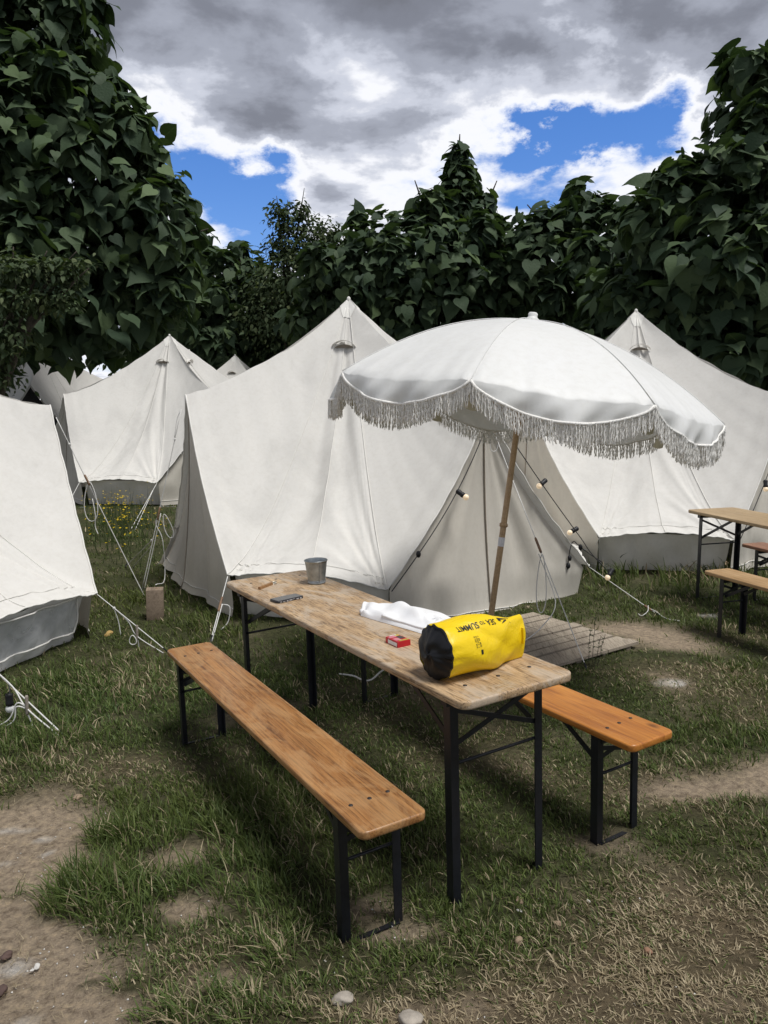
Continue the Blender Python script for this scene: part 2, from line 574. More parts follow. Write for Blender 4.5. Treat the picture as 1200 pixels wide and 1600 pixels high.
def ground_mat():
    m, t, out = mat('lawn_soil')
    L = t.links.new
    at = N(t, 'ShaderNodeAttribute', attribute_name='Col')
    tc = N(t, 'ShaderNodeTexCoord')
    n1 = N(t, 'ShaderNodeTexNoise', inp={'Scale': 30.0, 'Detail': 10.0, 'Roughness': .7})
    L(tc.outputs['Object'], n1.inputs['Vector'])
    r = ramp_node(t, [(.30, (.45, .42, .40)), (.5, (.95, .95, .95)), (.70, (1.45, 1.4, 1.3))])
    L(n1.outputs[0], r.inputs[0])
    mx = N(t, 'ShaderNodeMixRGB', blend_type='MULTIPLY', inp={0: 1.0})
    L(at.outputs['Color'], mx.inputs[1])
    L(r.outputs[0], mx.inputs[2])
    # chalk dust patches
    b = N(t, 'ShaderNodeBsdfPrincipled', inp={'Roughness': .95, 'Specular IOR Level': .1})
    L(mx.outputs[0], b.inputs['Base Color'])
    bp = N(t, 'ShaderNodeBump', inp={'Strength': 1.0, 'Distance': .02})
    n2 = N(t, 'ShaderNodeTexNoise', inp={'Scale': 55.0, 'Detail': 8.0, 'Roughness': .75})
    L(tc.outputs['Object'], n2.inputs['Vector'])
    L(n2.outputs[0], bp.inputs['Height'])
    L(bp.outputs[0], b.inputs['Normal'])
    L(b.outputs[0], out.inputs[0])
    return m


M_GROUND = ground_mat()


# ------------------------------------------------------------------ mesh helpers
def tag(o, label=None, cat=None, group=None, kind=None):
    if label:
        o['label'] = label
    if cat:
        o['category'] = cat
    if group:
        o['group'] = group
    if kind:
        o['kind'] = kind
    return o


def root(name, loc, label, cat, group=None):
    o = bpy.data.objects.new(name, None)
    o.empty_display_size = .1
    o.location = loc
    COL.objects.link(o)
    return tag(o, label, cat, group)


class MB:
    def __init__(s):
        s.v, s.f, s.sm = [], [], []

    def add(s, v, f, smooth=True):
        o = len(s.v)
        s.v += [tuple(p) for p in v]
        s.f += [tuple(i + o for i in q) for q in f]
        s.sm += [smooth] * len(f)
        return s

    def box(s, c, size, rot=None):
        c = Vector(c)
        h = Vector(size) / 2
        vs = [Vector((x * h.x, y * h.y, z * h.z)) for x in (-1, 1) for y in (-1, 1) for z in (-1, 1)]
        if rot:
            vs = [rot @ v for v in vs]
        s.add([c + v for v in vs], [(0, 1, 3, 2), (4, 6, 7, 5), (0, 4, 5, 1), (2, 3, 7, 6), (0, 2, 6, 4), (1, 5, 7, 3)], False)
        return s

    def bar(s, a, b, w, t, up=(0, 0, 1)):
        a, b = Vector(a), Vector(b)
        d = (b - a).normalized()
        x = d.cross(Vector(up))
        if x.length < 1e-4:
            x = d.cross(Vector((1, 0, 0)))
        x.normalize()
        y = x.cross(d)
        vs = []
        for p in (a, b):
            for i, j in ((-1, -1), (1, -1), (1, 1), (-1, 1)):
                vs.append(p + x * (i * w / 2) + y * (j * t / 2))
        s.add(vs, [(0, 1, 2, 3), (7, 6, 5, 4), (0, 4, 5, 1), (1, 5, 6, 2), (2, 6, 7, 3), (3, 7, 4, 0)], False)
        return s

    def tube(s, pts, r, n=8, cap=True):
        pts = [Vector(p) for p in pts]
        rs = r if isinstance(r, (list, tuple)) else [r] * len(pts)
        o = len(s.v)
        prev = None
        ring = []
        for i, p in enumerate(pts):
            d = (pts[min(i + 1, len(pts) - 1)] - pts[max(i - 1, 0)])
            d = d.normalized() if d.length > 1e-9 else Vector((0, 0, 1))
            if prev is None:
                x = d.orthogonal().normalized()
            else:
                x = (prev - d * prev.dot(d))
                x = x.normalized() if x.length > 1e-6 else d.orthogonal().normalized()
            prev = x
            y = d.cross(x)
            ring += [p + (x * math.cos(2 * pi * k / n) + y * math.sin(2 * pi * k / n)) * rs[i] for k in range(n)]
        fs = []
        for i in range(len(pts) - 1):
            for k in range(n):
                fs.append((i * n + k, i * n + (k + 1) % n, (i + 1) * n + (k + 1) % n, (i + 1) * n + k))
        if cap:
            fs.append(tuple(range(n - 1, -1, -1)))
            fs.append(tuple((len(pts) - 1) * n + k for k in range(n)))
        return s.add(ring, fs)

    def lathe(s, prof, n=20, c=(0, 0, 0), axis=None):
        """prof: (r, z) pairs; axis: optional 3x3/quaternion rotation"""
        vs = []
        for r, z in prof:
            for k in range(n):
                p = Vector((r * math.cos(2 * pi * k / n), r * math.sin(2 * pi * k / n), z))
                if axis is not None:
                    p = axis @ p
                vs.append(p + Vector(c))
        fs = []
        for i in range(len(prof) - 1):
            for k in range(n):
                fs.append((i * n + k, i * n + (k + 1) % n, (i + 1) * n + (k + 1) % n, (i + 1) * n + k))
        return s.add(vs, fs)

    def grid(s, P):
        """P: 2D list [i][j] of points"""
        a, b = len(P), len(P[0])
        vs = [p for row in P for p in row]
        fs = [(i * b + j, i * b + j + 1, (i + 1) * b + j + 1, (i + 1) * b + j) for i in range(a - 1) for j in range(b - 1)]
        return s.add(vs, fs)

    def build(s, name, m, parent=None, origin=None):
        me = bpy.data.meshes.new(name)
        vs = s.v
        if origin is not None:
            ox, oy, oz = origin
            vs = [(x - ox, y - oy, z - oz) for x, y, z in vs]
        me.from_pydata(vs, [], s.f)
        me.polygons.foreach_set('use_smooth', s.sm)
        me.materials.append(m)
        o = bpy.data.objects.new(name, me)
        COL.objects.link(o)
        if parent is not None:
            o.parent = parent
        elif origin is not None:
            o.location = origin
        return o


def np_mesh(name, V, T, m, col=None, colname='Col', smooth=True, fac=None):
    me = bpy.data.meshes.new(name)
    V = np.ascontiguousarray(V, np.float32)
    T = np.ascontiguousarray(T, np.int32)
    k = T.shape[1]
    me.vertices.add(len(V))
    me.vertices.foreach_set('co', V.ravel())
    me.loops.add(T.size)
    me.loops.foreach_set('vertex_index', T.ravel())
    me.polygons.add(len(T))
    me.polygons.foreach_set('loop_start', np.arange(0, T.size, k, dtype=np.int32))
    me.polygons.foreach_set('loop_total', np.full(len(T), k, np.int32))
    if smooth:
        me.polygons.foreach_set('use_smooth', np.ones(len(T), bool))
    if col is not None:
        a = me.attributes.new(colname, 'FLOAT_COLOR', 'POINT')
        c4 = np.ones((len(V), 4), np.float32)
        c4[:, :3] = col
        a.data.foreach_set('color', c4.ravel())
    if fac is not None:
        a = me.attributes.new('rnd', 'FLOAT', 'POINT')
        a.data.foreach_set('value', np.ascontiguousarray(fac, np.float32))
    me.update(calc_edges=True)
    me.materials.append(m)
    o = bpy.data.objects.new(name, me)
    COL.objects.link(o)
    return o


def spline(pts, n=8):
    """Catmull-Rom through the points"""
    P = [Vector(p) for p in pts]
    if len(P) < 3:
        return P
    Q = [P[0] * 2 - P[1]] + P + [P[-1] * 2 - P[-2]]
    out = []
    for i in range(1, len(Q) - 2):
        for k in range(n):
            t = k / n
            a, b, c, d = Q[i - 1], Q[i], Q[i + 1], Q[i + 2]
            out.append(.5 * ((2 * b) + (c - a) * t + (2 * a - 5 * b + 4 * c - d) * t * t + (3 * b - a - 3 * c + d) * t ** 3))
    out.append(P[-1])
    return out


# ------------------------------------------------------------------ ground
def blob(x, y, px, py, rx, ry, a):
    c = gp(px, py)
    return a * np.exp(-(((x - c.x) / rx) ** 2 + ((y - c.y) / ry) ** 2))


BARE = [(40, 1290, .30, .28, 1.1), (-60, 1400, .45, .5, 1.2), (40, 1470, .30, .22, 1.05), (120, 1575, .36, .14, 1.0), (265, 1335, .13, .10, .75),
        (290, 1415, .14, .07, .8), (360, 1520, .14, .05, .6), (490, 1560, .10, .04, .45), (560, 1420, .14, .06, .55), (640, 1460, .15, .05, .5), (1090, 1245, .34, .13, .85),
        (1230, 1220, .35, .15, .9), (1050, 1075, .16, .25, .85), (985, 985, .35, .25, .8), (1050, 1010, .3, .2, .6), (440, 1120, .35, .2, .45), (700, 1580, .2, .05, .35),
        (1150, 1585, .4, .06, .45), (640, 1090, .3, .3, .5), (900, 1330, .3, .12, .4)]
DRY = [(1120, 1500, .55, .38, 1.3), (900, 1590, .6, .14, 1.2), (1180, 1330, .3, .4, .5), (1040, 1400, .25, .2, .55), (450, 1140, .35, .25, .3), (170, 1190, .4, .25, .35), (620, 1590, .4, .08, .6),
       (1080, 1240, .5, .25, .6), (720, 1180, .4, .3, .35), (960, 1230, .4, .3, .5), (1050, 1050, .4, .5, .5), (330, 1480, .4, .2, .35)]


TUFTS = [(150, 1395, .17, .11), (195, 1440, .12, .06), (90, 1415, .08, .05), (165, 1305, .12, .07), (35, 1318, .06, .03), (330, 1570, .12, .05), (210, 1535, .07, .03), (420, 1490, .12, .06), (250, 1260, .14, .08),
         (1150, 1280, .2, .1), (140, 1530, .04, .02), (20, 1385, .07, .03), (430, 1580, .1, .04), (700, 1500, .2, .08)]


def bare_of(x, y):
    s = np.zeros(np.shape(x))
    for b in BARE:
        s = s + blob(x, y, *b)
    for t in TUFTS:
        s = s - blob(x, y, *t, 1.0)
    s = np.maximum(s, 0)
    n = fbm(x * 3.1 + 5, y * 3.1, 21, 4)
    return np.clip(s * 1.15 + (n - .52) * 1.5 * np.clip(s * 3 + .35, 0, 1), 0, 1)


def dry_of(x, y):
    s = np.zeros(np.shape(x))
    for b in DRY:
        s = s + blob(x, y, *b)
    n = fbm(x * 1.9 - 3, y * 1.9 + 8, 33, 4)
    return np.clip(s * .9 + (n - .56) * 1.3, 0, 1)


def sheet(name, x0, x1, y0, y1, nx, ny, m, dz=0.0):
    X, Y = np.meshgrid(np.linspace(x0, x1, nx), np.linspace(y0, y1, ny))
    x, y = X.ravel(), Y.ravel()
    z = ground_z(x, y) + dz
    b, d = bare_of(x, y), dry_of(x, y)
    z = z - .012 * b + .012 * (fbm(x * 9, y * 9, 5) - .5)
    soil = np.array((.37, .295, .215))
    turf = np.array((.060, .066, .030))
    straw = np.array((.20, .158, .10))
    col = turf * (1 - d[:, None]) + straw * .75 * d[:, None]
    col = col * (1 - b[:, None]) + soil * b[:, None]
    chalk = np.zeros(len(x))
    for q in ((20, 1285, .11, .035), (60, 1300, .06, .02), (5, 1335, .05, .04), (20, 1500, .07, .05), (30, 1590, .05, .04), (70, 1320, .03, .015), (1050, 1075, .12, .10), (1110, 960, .12, .08)):
        chalk = np.maximum(chalk, blob(x, y, *q, 1.0))
    chalk = np.clip(chalk * 2.4 * fbm(x * 16, y * 16, 9) - .45, 0, 1)
    col = col * (1 - chalk[:, None]) + np.array((.60, .57, .53)) * chalk[:, None]
    i = np.arange((nx - 1) * (ny - 1))
    r, c = i // (nx - 1), i % (nx - 1)
    a = r * nx + c
    T = np.stack([a, a + 1, a + nx + 1, a + nx], 1)
    return np_mesh(name, np.stack([x, y, z], 1), T, m, col)


lawn = tag(sheet('ground', -7, 7, 0.6, 12.6, 380, 340, M_GROUND), kind='structure')


def far_ground():
    """the same field beyond the detailed part, out to the horizon: four sheets' worth of quads round the hole"""
    xs = np.concatenate([[-600, -150, -60], np.linspace(-30, -7, 12), np.linspace(-7, 7, 29)[1:-1], np.linspace(7, 30, 12), [60, 150, 600]])
    ys = np.concatenate([[-300, -60, -12, -3], np.array([.6]), np.linspace(.6, 12.6, 25)[1:-1], np.array([12.6]), np.linspace(14, 40, 14), [70, 150, 600, 1200]])
    X, Y = np.meshgrid(xs, ys)
    x, y = X.ravel(), Y.ravel()
    z = ground_z(x, y)
    nx, ny = len(xs), len(ys)
    T = []
    for r in range(ny - 1):
        for c in range(nx - 1):
            if xs[c] >= -7.01 and xs[c + 1] <= 7.01 and ys[r] >= .59 and ys[r + 1] <= 12.61:
                continue
            a = r * nx + c
            T.append((a, a + 1, a + nx + 1, a + nx))
    col = np.tile(np.array((.045, .055, .022)), (len(x), 1))
    return np_mesh('field', np.stack([x, y, z], 1), np.array(T), M_GROUND, col)


tag(far_ground(), kind='structure')


# ------------------------------------------------------------------ tents
TENT = dict(Da=1.898, za=1.754, Dh=2.057, wh=1.147, zh=.364, Db=1.884, wb=1.019, H=2.811)


def frac_prof(r, p=1.42):
    return 1 - (1 - r) ** p


def make_tent(name, label, cx, cy, yaw, sc=1.0, z0=0.0, slope=0.0, apex_off=(0, 0), detail=1, doors=None, door_mats=None, wall_mat=None, faces=(0, 1, 2, 3), window=None, group=None, over=None):
    T = {k: v * sc for k, v in TENT.items()}
    base = Vector((cx, cy, gz(cx, cy)))
    R = root(name, base, label, 'tent', group)

    def W(x, y, z):
        return Vector((x, y, z + z0 + slope * x))
    ctr = Vector((cx, cy))
    apex = W(cx + apex_off[0], cy + apex_off[1], T['H'])
    D = []
    for k in range(4):
        a = yaw + k * pi / 2
        n = Vector((math.cos(a), math.sin(a)))
        t = Vector((-n.y, n.x))

        def at(d, s, z, n=n, t=t):
            q = ctr + n * d + t * s
            return W(q.x, q.y, z)
        D.append(dict(n=n, t=t, at=at, A=at(T['Da'], 0, T['za']), hp=at(T['Dh'], T['wh'], T['zh']), hm=at(T['Dh'], -T['wh'], T['zh']),
                      bp=at(T['Db'], T['wb'], 0), bm=at(T['Db'], -T['wb'], 0)))
    for key, val in (over or {}).items():
        if key[0] == 'h':
            D[int(key[1])]['h' + key[2]] = Vector(val)
    rnd = random.Random(hash(label) % 999 if False else int(abs(cx * 37 + cy * 91)))
    capmb = MB()
    nleg, nhem, nr = (18, 72, 60) if detail else (6, 12, 12)
    for k in range(4):
        d0, d1 = D[k], D[(k + 1) % 4]
        out = ((d0['n'] + d1['n'])).normalized()
        bnd, kinds = [], []
        for i in range(nleg):
            u = i / nleg
            p = d0['A'].lerp(d0['hp'], u)
            s = math.sin(pi * u) * .085 * sc
            q = d0['t'] * -s                       # the door edges draw inward
            bnd.append(p + Vector((q.x, q.y, 0)))
            kinds.append(0)
        for i in range(nhem + 1):
            u = i / nhem
            p = d0['hp'].lerp(d1['hm'], u)
            s = math.sin(pi * u)
            bnd.append(p + Vector((-out.x * .05 * s, -out.y * .05 * s, .055 * s)) * sc)
            kinds.append(1)
        for i in range(nleg - 1, -1, -1):
            u = i / nleg
            p = d1['A'].lerp(d1['hm'], u)
            s = math.sin(pi * u) * .085 * sc
            q = d1['t'] * s
            bnd.append(p + Vector((q.x, q.y, 0)))
            kinds.append(0)
        ph = [rnd.uniform(0, 6.28) for _ in range(8)]
        nb = len(bnd)

        def surf(j, r, off=0.0):
            b = bnd[j]
            u = j / (nb - 1)
            fz = frac_prof(r)
            p = Vector((apex.x + (b.x - apex.x) * r, apex.y + (b.y - apex.y) * r, apex.z + (b.z - apex.z) * fz))
            uh = min(1, max(0, (j - nleg) / nhem))
            if detail:
                # slack: the cloth hangs a little between the seams, folds fan out of the pegged corners
                sl = .035 * math.sin(pi * r) * (abs(math.sin(2 * pi * uh)) if 0 < uh < 1 else 0)
                near = max(0, r - .72) / .28
                w = near * near
                fold = w * (.006 * math.sin(uh * 37 + ph[0] + 3 * r) + .003 * math.sin(uh * 63 + ph[1]) + .0015 * math.sin(uh * 101 + ph[2] + 5 * r))
                corner = math.exp(-((uh - 0) / .12) ** 2) + math.exp(-((uh - 1) / .12) ** 2)
                fold += corner * .010 * max(0, r - .35) * math.sin(j * 2.1 + ph[3])
                broad = .020 * math.sin(pi * r) * math.sin(u * 11 + 4.0 * r + ph[4]) + .015 * math.sin(pi * r) * math.sin(u * 23 - 6 * r + ph[5])
                dx_, dy_ = 1.55 * min(uh, 1 - uh), 2.3 * (1 - r)
                if 0 <= uh <= 1 and r < 1:
                    ds = math.hypot(dx_, dy_)
                    an = math.atan2(dy_, dx_ + 1e-6)
                    fold += min(1, ds / .10) * math.exp(-ds / .55) * (.017 * math.sin(an * 17 + ph[1]) + .010 * math.sin(an * 31 + ph[2] + ds * 3))
                fold += .006 * math.sin(pi * r) * math.sin(38 * r + 5 * math.sin(u * 9 + ph[3]) + ph[0]) * max(0, math.sin(u * 14 + ph[1]))
                hemb = .010 * math.exp(-((r - .925) / .012) ** 2) if 0 < uh < 1 else 0
                leg = 1.0 if (j <= nleg or j >= nleg + nhem) else math.exp(-min(uh, 1 - uh) / .05)
                fold += leg * .011 * math.exp(-(1 - r) / .10) * math.sin((1 - r) * 62 + ph[6]) * min(1, (1 - r) * 14)
                dd = fold + broad - sl - hemb + off
            else:
                dd = off
            p.x += out.x * dd * .6
            p.y += out.y * dd * .6
            p.z += dd * .8
            return p
        mb = MB()
        rr = [i / nr for i in range(nr + 1)]
        rr = [r ** 0.9 for r in rr]
        mb.grid([[surf(j, r) for j in range(nb)] for r in rr])
        pan = mb.build('roof_panel', M_CANVAS, R, base)
        capmb.grid([[surf(j, .002 + .058 * i / 4, .007) for j in range(nb)] for i in range(5)])
        # seams from the peak to the hem, a stitched hem line and a rolled edge
        if k in faces:
            for js in (nleg, nleg + nhem // 2, nleg + nhem):
                MB().tube([surf(js, .03 + .97 * i / 40, .004) for i in range(41)], .0045 * sc, 5).build('seam', M_SEAM, pan, base)
            if detail:
                MB().tube([surf(j, .93, .007) for j in range(nleg, nleg + nhem + 1)], .003, 5).build('hem_stitching', M_SEAM, pan, base)
            MB().tube([surf(j, 1.0) for j in range(nb)], .007 * sc, 6).build('rolled_edge', M_SEAM, pan, base)
            # hooded vent under the peak
            jv = nb // 2
            c, e = surf(jv, .135), surf(jv, .20)
            dn = (e - c).normalized()
            side = Vector((-out.y, out.x, 0)).normalized()
            nrm = side.cross(dn)
            if nrm.z < 0:
                nrm = -nrm
            rows = []
            for i in range(7):
                row = []
                for jj in range(13):
                    a = pi * jj / 12
                    xx = math.cos(a)
                    lift = math.sin(a) ** .8 * (.006 + .075 * (i / 6) ** .8) * sc
                    row.append(c + side * (xx * .125 * sc) + dn * (i / 6 * .050 * sc * (1 - xx * xx) + .085 * xx * xx * sc) + nrm * (lift + .006))
                rows.append(row)
            v = MB().grid(rows).build('vent_hood', M_CANVAS, R, base)
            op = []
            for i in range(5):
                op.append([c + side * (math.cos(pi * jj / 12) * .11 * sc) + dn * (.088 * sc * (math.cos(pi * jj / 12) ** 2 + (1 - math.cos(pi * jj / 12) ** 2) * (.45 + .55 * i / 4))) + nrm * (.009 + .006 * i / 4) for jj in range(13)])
            MB().grid(op).build('vent_shade_patch', M_VENT_SHADE, v, base)  # dark patch on the roof cloth: shade below the hood put into colour
        # low wall under the hem
        P = []
        for i in range(9):
            v = i / 8
            row = []
            for j in range(25):
                u = j / 24
                b = d0['bp'].lerp(d1['bm'], u)
                h = d0['hp'].lerp(d1['hm'], u)
                top = b.lerp(h, .75)
                p = b.lerp(Vector((top.x - out.x * .05, top.y - out.y * .05, h.z + .03)), v)
                w = .014 * math.sin(u * 21 + v * 4 + ph[6]) + .012 * math.sin(u * 9 - v * 5 + ph[7]) + .02 * math.exp(-((v - .12) / .1) ** 2) * math.sin(u * 31 + ph[5])
                p.x += out.x * w
                p.y += out.y * w
                row.append(p)
            P.append(row)
        # side returns so that no gap opens at the corners
        wl = MB().grid(P).build('wall', wall_mat or M_WALL, R, base)
        if window is not None and window == k:
            Q = []
            for i in range(7):
                v = .22 + .70 * i / 6
                row = []
                for j in range(17):
                    u = .06 + .88 * j / 16
                    b = d0['bp'].lerp(d1['bm'], u)
                    h = d0['hp'].lerp(d1['hm'], u)
                    top = b.lerp(h, .75)
                    p = b.lerp(Vector((top.x - out.x * .05, top.y - out.y * .05, h.z + .03)), v)
                    w = .032 + .016 * math.sin(u * 21 + v * 4) + .01 * math.sin(u * 40 - v * 9)
                    row.append(p + Vector((out.x, out.y, 0)) * w)
                Q.append(row)
            MB().grid(Q).build('window_film', M_FILM, wl, base)
            MB().tube([q + Vector((out.x, out.y, 0)) * .006 for q in (Q[0] + [r_[-1] for r_ in Q[1:]] + list(reversed(Q[-1][:-1])) + [r_[0] for r_ in reversed(Q[:-1])])], .007, 5).build('window_piping', M_SEAM, wl, base)
    # doors
    for k in range(4):
        d = D[k]
        n3 = Vector((d['n'].x, d['n'].y, 0))
        t3 = Vector((d['t'].x, d['t'].y, 0))
        top = d['A'] - n3 * (.035 * sc) + Vector((0, 0, -.05 * sc))
        dm = (door_mats or {}).get(k, M_DOOR)
        for s in (-1, 1):
            foot = d['at'](T['Db'] + .09 * sc, s * T['wh'] * .93, 0)
            if over and ('b%d%s' % (k, 'p' if s > 0 else 'm')) in over:
                foot = Vector(over['b%d%s' % (k, 'p' if s > 0 else 'm')])
            hc = (d['hp'] if s > 0 else d['hm']) - n3 * (.03 * sc) - t3 * (s * .035 * sc)
            mid = d['bp'].lerp(d['bm'], .5) + n3 * .10
            P = []
            ni, nj = (26, 18) if detail else (8, 6)
            for i in range(ni + 1):
                v = i / ni
                if v < .80:
                    w_ = v / .80
                    oe = top.lerp(hc, w_) - t3 * (s * .085 * sc * math.sin(pi * w_)) - n3 * .01
                else:
                    oe = hc.lerp(foot, (v - .80) / .20)
                ce = top.lerp(mid, v)
                row = []
                for j in range(nj + 1):
                    u = j / nj
                    p = ce.lerp(oe, u)
                    f = v * (.030 * math.sin(u * 9 + s) + .020 * math.sin(u * 19 + 2 * s + v * 2)) * math.sin(pi * u) - .03 * math.sin(pi * v) * (1 - u)
                    p = p + n3 * (f + (.010 * max(0, 1 - 8 * u) if s > 0 else 0)) - t3 * (.012 * max(0, 1 - 8 * u) if s > 0 else 0)
                    if v > .95:
                        p = p + n3 * ((v - .95) * .5)
                    row.append(p)
                P.append(row)
            h = MB().grid(P).build('door_flap', dm, R, base)
            if detail and k in faces:
                MB().tube([q[0] + n3 * .006 for q in P], .0055, 6).build('zip', M_ZIP if s > 0 else M_SEAM, h, base)
                MB().tube([q + n3 * .004 for q in P[-2]], .004, 5).build('hem_stitching', M_SEAM, h, base)
    capmb.tube([apex + Vector((0, 0, -.03)), apex + Vector((0, 0, .012)), apex + Vector((0, 0, .022))], [.026 * sc, .017 * sc, .006 * sc], 12)
    capmb.build('peak_cap', M_SEAM, R, base)
    R_pts = dict(apex=apex, D=D)
    return R, R_pts


tent_main, TM = make_tent('bell_tent', 'large cream canvas tent right behind the long table, peak left of the parasol', -.212, 8.203, -2.532, 1.0, -.018, -.059, apex_off=(-.13, 0), group='canvas tents', over={'h0m': (-2.22, 8.2, .45), 'b0m': (-2.30, 8.05, .11)})
tent_right, TR = make_tent('bell_tent', 'cream canvas tent half hidden by the right edge of the parasol', 3.14, 9.953, -2.501, 1.008, .03, 0.0, group='canvas tents')
tent_left, TL = make_tent('bell_tent', 'white canvas tent with clear window film, cut off by the left edge', -4.523, 5.828, -1.105, 1.006, .0, 0.0, wall_mat=M_WHITEWALL, window=0, group='canvas tents')
tent_back, TB = make_tent('bell_tent', 'cream canvas tent behind the buttercups, between the two nearest tents on the left', -3.972, 14.934, -2.497, 1.032, .125, 0.0, group='canvas tents', door_mats={0: M_DOOR})
for nm, lb, x, y, yw, sc, z0, dmats in (
        ('bell_tent', 'far cream tent whose peak shows just right of the left back tent peak', -4.75, 19.6, -2.5, 1.05, .1, None),
        ('bell_tent', 'farthest small cream tent with its whole peak against the dark trees', -4.35, 23.5, -2.45, 1.08, .12, None),
        ('bell_tent', 'far white tent with dark open door under the drooping leaves at left', -8.75, 20.2, -1.25, 1.12, .25, {0: M_DARK_INTERIOR, 1: M_DARK_INTERIOR, 3: M_DARK_INTERIOR}),
        ('bell_tent', 'far grey tent roof peeping out under the leaves at the right edge', 10.4, 18.5, -2.5, 1.05, .0, None)):
    make_tent(nm, lb, x, y, yw, sc, z0, 0, detail=0, door_mats=dmats, group='canvas tents')


# ------------------------------------------------------------------ beer tables and benches
def board(L, Wd, t, rad, bev=.007, seg=7):
    def outline(ins):
        pts = []
        hx, hy, r = Wd / 2 - ins, L / 2 - ins, max(.002, rad - ins)
        for cx, cy, a0 in ((hx - r, hy - r, 0), (-hx + r, hy - r, pi / 2), (-hx + r, -hy + r, pi), (hx - r, -hy + r, 1.5 * pi)):
            for i in range(seg + 1):
                a = a0 + pi / 2 * i / seg
                pts.append((cx + r * math.cos(a), cy + r * math.sin(a)))
        return pts
    lay = [(bev * .8, -t), (bev * .25, -t + bev * .3), (0, -t + bev), (0, -bev), (bev * .12, -bev * .55), (bev * .4, -bev * .2), (bev, 0)]
    mb = MB()
    vs, fs = [], []
    rs = [outline(i) for i, z in lay]
    n = len(rs[0])
    for (ins, z), r in zip(lay, rs):
        vs += [(x, y, z) for x, y in r]
    for i in range(len(lay) - 1):
        for k in range(n):
            fs.append((i * n + k, i * n + (k + 1) % n, (i + 1) * n + (k + 1) % n, (i + 1) * n + k))
    mb.add(vs, fs, True)
    top = (len(lay) - 1) * n
    o = len(mb.v)
    mb.f.append(tuple(range(top, top + n)))
    mb.sm.append(False)
    mb.f.append(tuple(range(n - 1, -1, -1)))
    mb.sm.append(False)
    return mb


def beer_item(name, label, cat, L, Wd, Ht, x, y, yaw, m, leg_l, leg_b, thick, rod_z, lw=.034, bolts=True, group=None, sx=SX, z=0.0):
    Rt = root(name, (0, 0, 0), label, cat, group)
    Rt.matrix_world = Matrix.Rotation(-sx, 4, 'Y') @ Matrix.Translation((x, y, z)) @ Matrix.Rotation(yaw, 4, 'Z')
    b = board(L, Wd, thick, .045 if Wd > .4 else .03)
    bo = b.build('tabletop' if cat == 'table' else 'seat', m, Rt)
    bo.location = (0, 0, Ht)
    zt = Ht - thick
    tk = .004
    if bolts:
        for ys in (-1, 1):
            for xs in (-.30, 0, .30):
                c = MB().lathe([(0, .0015), (.007, .0015), (.008, 0)], 10)
                q = c.build('bolt', M_BOLT, bo)
                q.location = (xs * Wd + .004, ys * (leg_l / 2 + .0) + xs * .02, .0005)
    for ys in (-1, 1):
        yl = ys * leg_l / 2
        for xs in (-1, 1):
            xl = xs * leg_b / 2
            l = MB()
            l.box((xl, yl, (zt - .02) / 2), (lw, tk, zt + .02))
            l.box((xl + xs * (lw / 2 - tk / 2), yl - ys * (lw / 2 + tk / 2 + .0005), (zt - .02) / 2), (tk, lw, zt + .02))
            l.build('leg', M_METAL, Rt)
            # folding strut to the underside of the board
            s = MB()
            za = rod_z + (zt - rod_z) * .28
            s.bar((xl - xs * .012, yl - ys * .028, za), (xl - xs * .03, yl - ys * (.06 + .30 * (Ht / .8)), zt - .012), .022, .005, up=(1, 0, 0))
            s.build('strut', M_METAL, Rt)
        MB().box((0, yl - ys * .012, zt - .016), (min(Wd - .05, leg_b + .07), .034, .028)).build('top_rail', M_METAL, Rt)
        MB().tube([(-leg_b / 2, yl - ys * .006, rod_z), (leg_b / 2, yl - ys * .006, rod_z)], .006, 8).build('cross_rod', M_METAL, Rt)
        MB().bar((-leg_b / 2, yl - ys * .008, zt - .05), (leg_b / 2, yl - ys * .008, rod_z + .06), .018, .004, up=(0, 1, 0)).build('brace', M_METAL, Rt)
        MB().bar((leg_b / 2, yl - ys * .014, zt - .05), (-leg_b / 2, yl - ys * .014, rod_z + .06), .018, .004, up=(0, 1, 0)).build('brace', M_METAL, Rt)
        MB().box((0, yl, -.002), (leg_b, .020, .004)).build('foot_bar', M_METAL, Rt)
    return Rt


TZ = .8068
table = beer_item('beer_table', 'long weathered brown folding table with a bucket and a yellow bag on it', 'table', 2.2, .5014, TZ, -.0915, 3.4785, .5481, M_TABLE, 1.934, .384, .030, .53)
bench_a = beer_item('bench', 'long honey coloured folding bench left of the weathered table', 'bench', 2.2, .2445, .4799, -.5174, 3.2285, .5319, M_BENCH_A, 1.85, .2021, .030, .29, lw=.032, group='folding benches')
bench_b = beer_item('bench', 'orange varnished folding bench with dark knots, jutting out right of the weathered table', 'bench', 2.2, .2445, .4799, .4495, 3.758, .5561, M_BENCH_B, 1.85, .2021, .030, .29, lw=.032, group='folding benches')
table_c = beer_item('beer_table', 'pale wooden folding table cut off by the right edge', 'table', 2.2, .5, .79, 3.262, 6.004, .273, M_TABLE_C, 1.934, .384, .028, .49, sx=0.0, bolts=False)
bench_c = beer_item('bench', 'pale folding bench in front of the right edge table, near side', 'bench', 2.2, .245, .48, 2.915, 4.865, .34, M_BENCH_C, 1.85, .2021, .028, .27, sx=0.0, bolts=False, group='folding benches')
bench_d = beer_item('bench', 'reddish worn folding bench on the far side of the right edge table', 'bench', 2.2, .245, .48, 3.66, 5.95, .30, M_BENCH_D, 1.85, .2021, .028, .27, sx=0.0, bolts=False, group='folding benches')


def ontable(px, py, up=0.0):
    z = TZ
    for _ in range(4):
        p = gp(px, py, z)
        z = TZ + SX * p.x + up
    return gp(px, py, z)


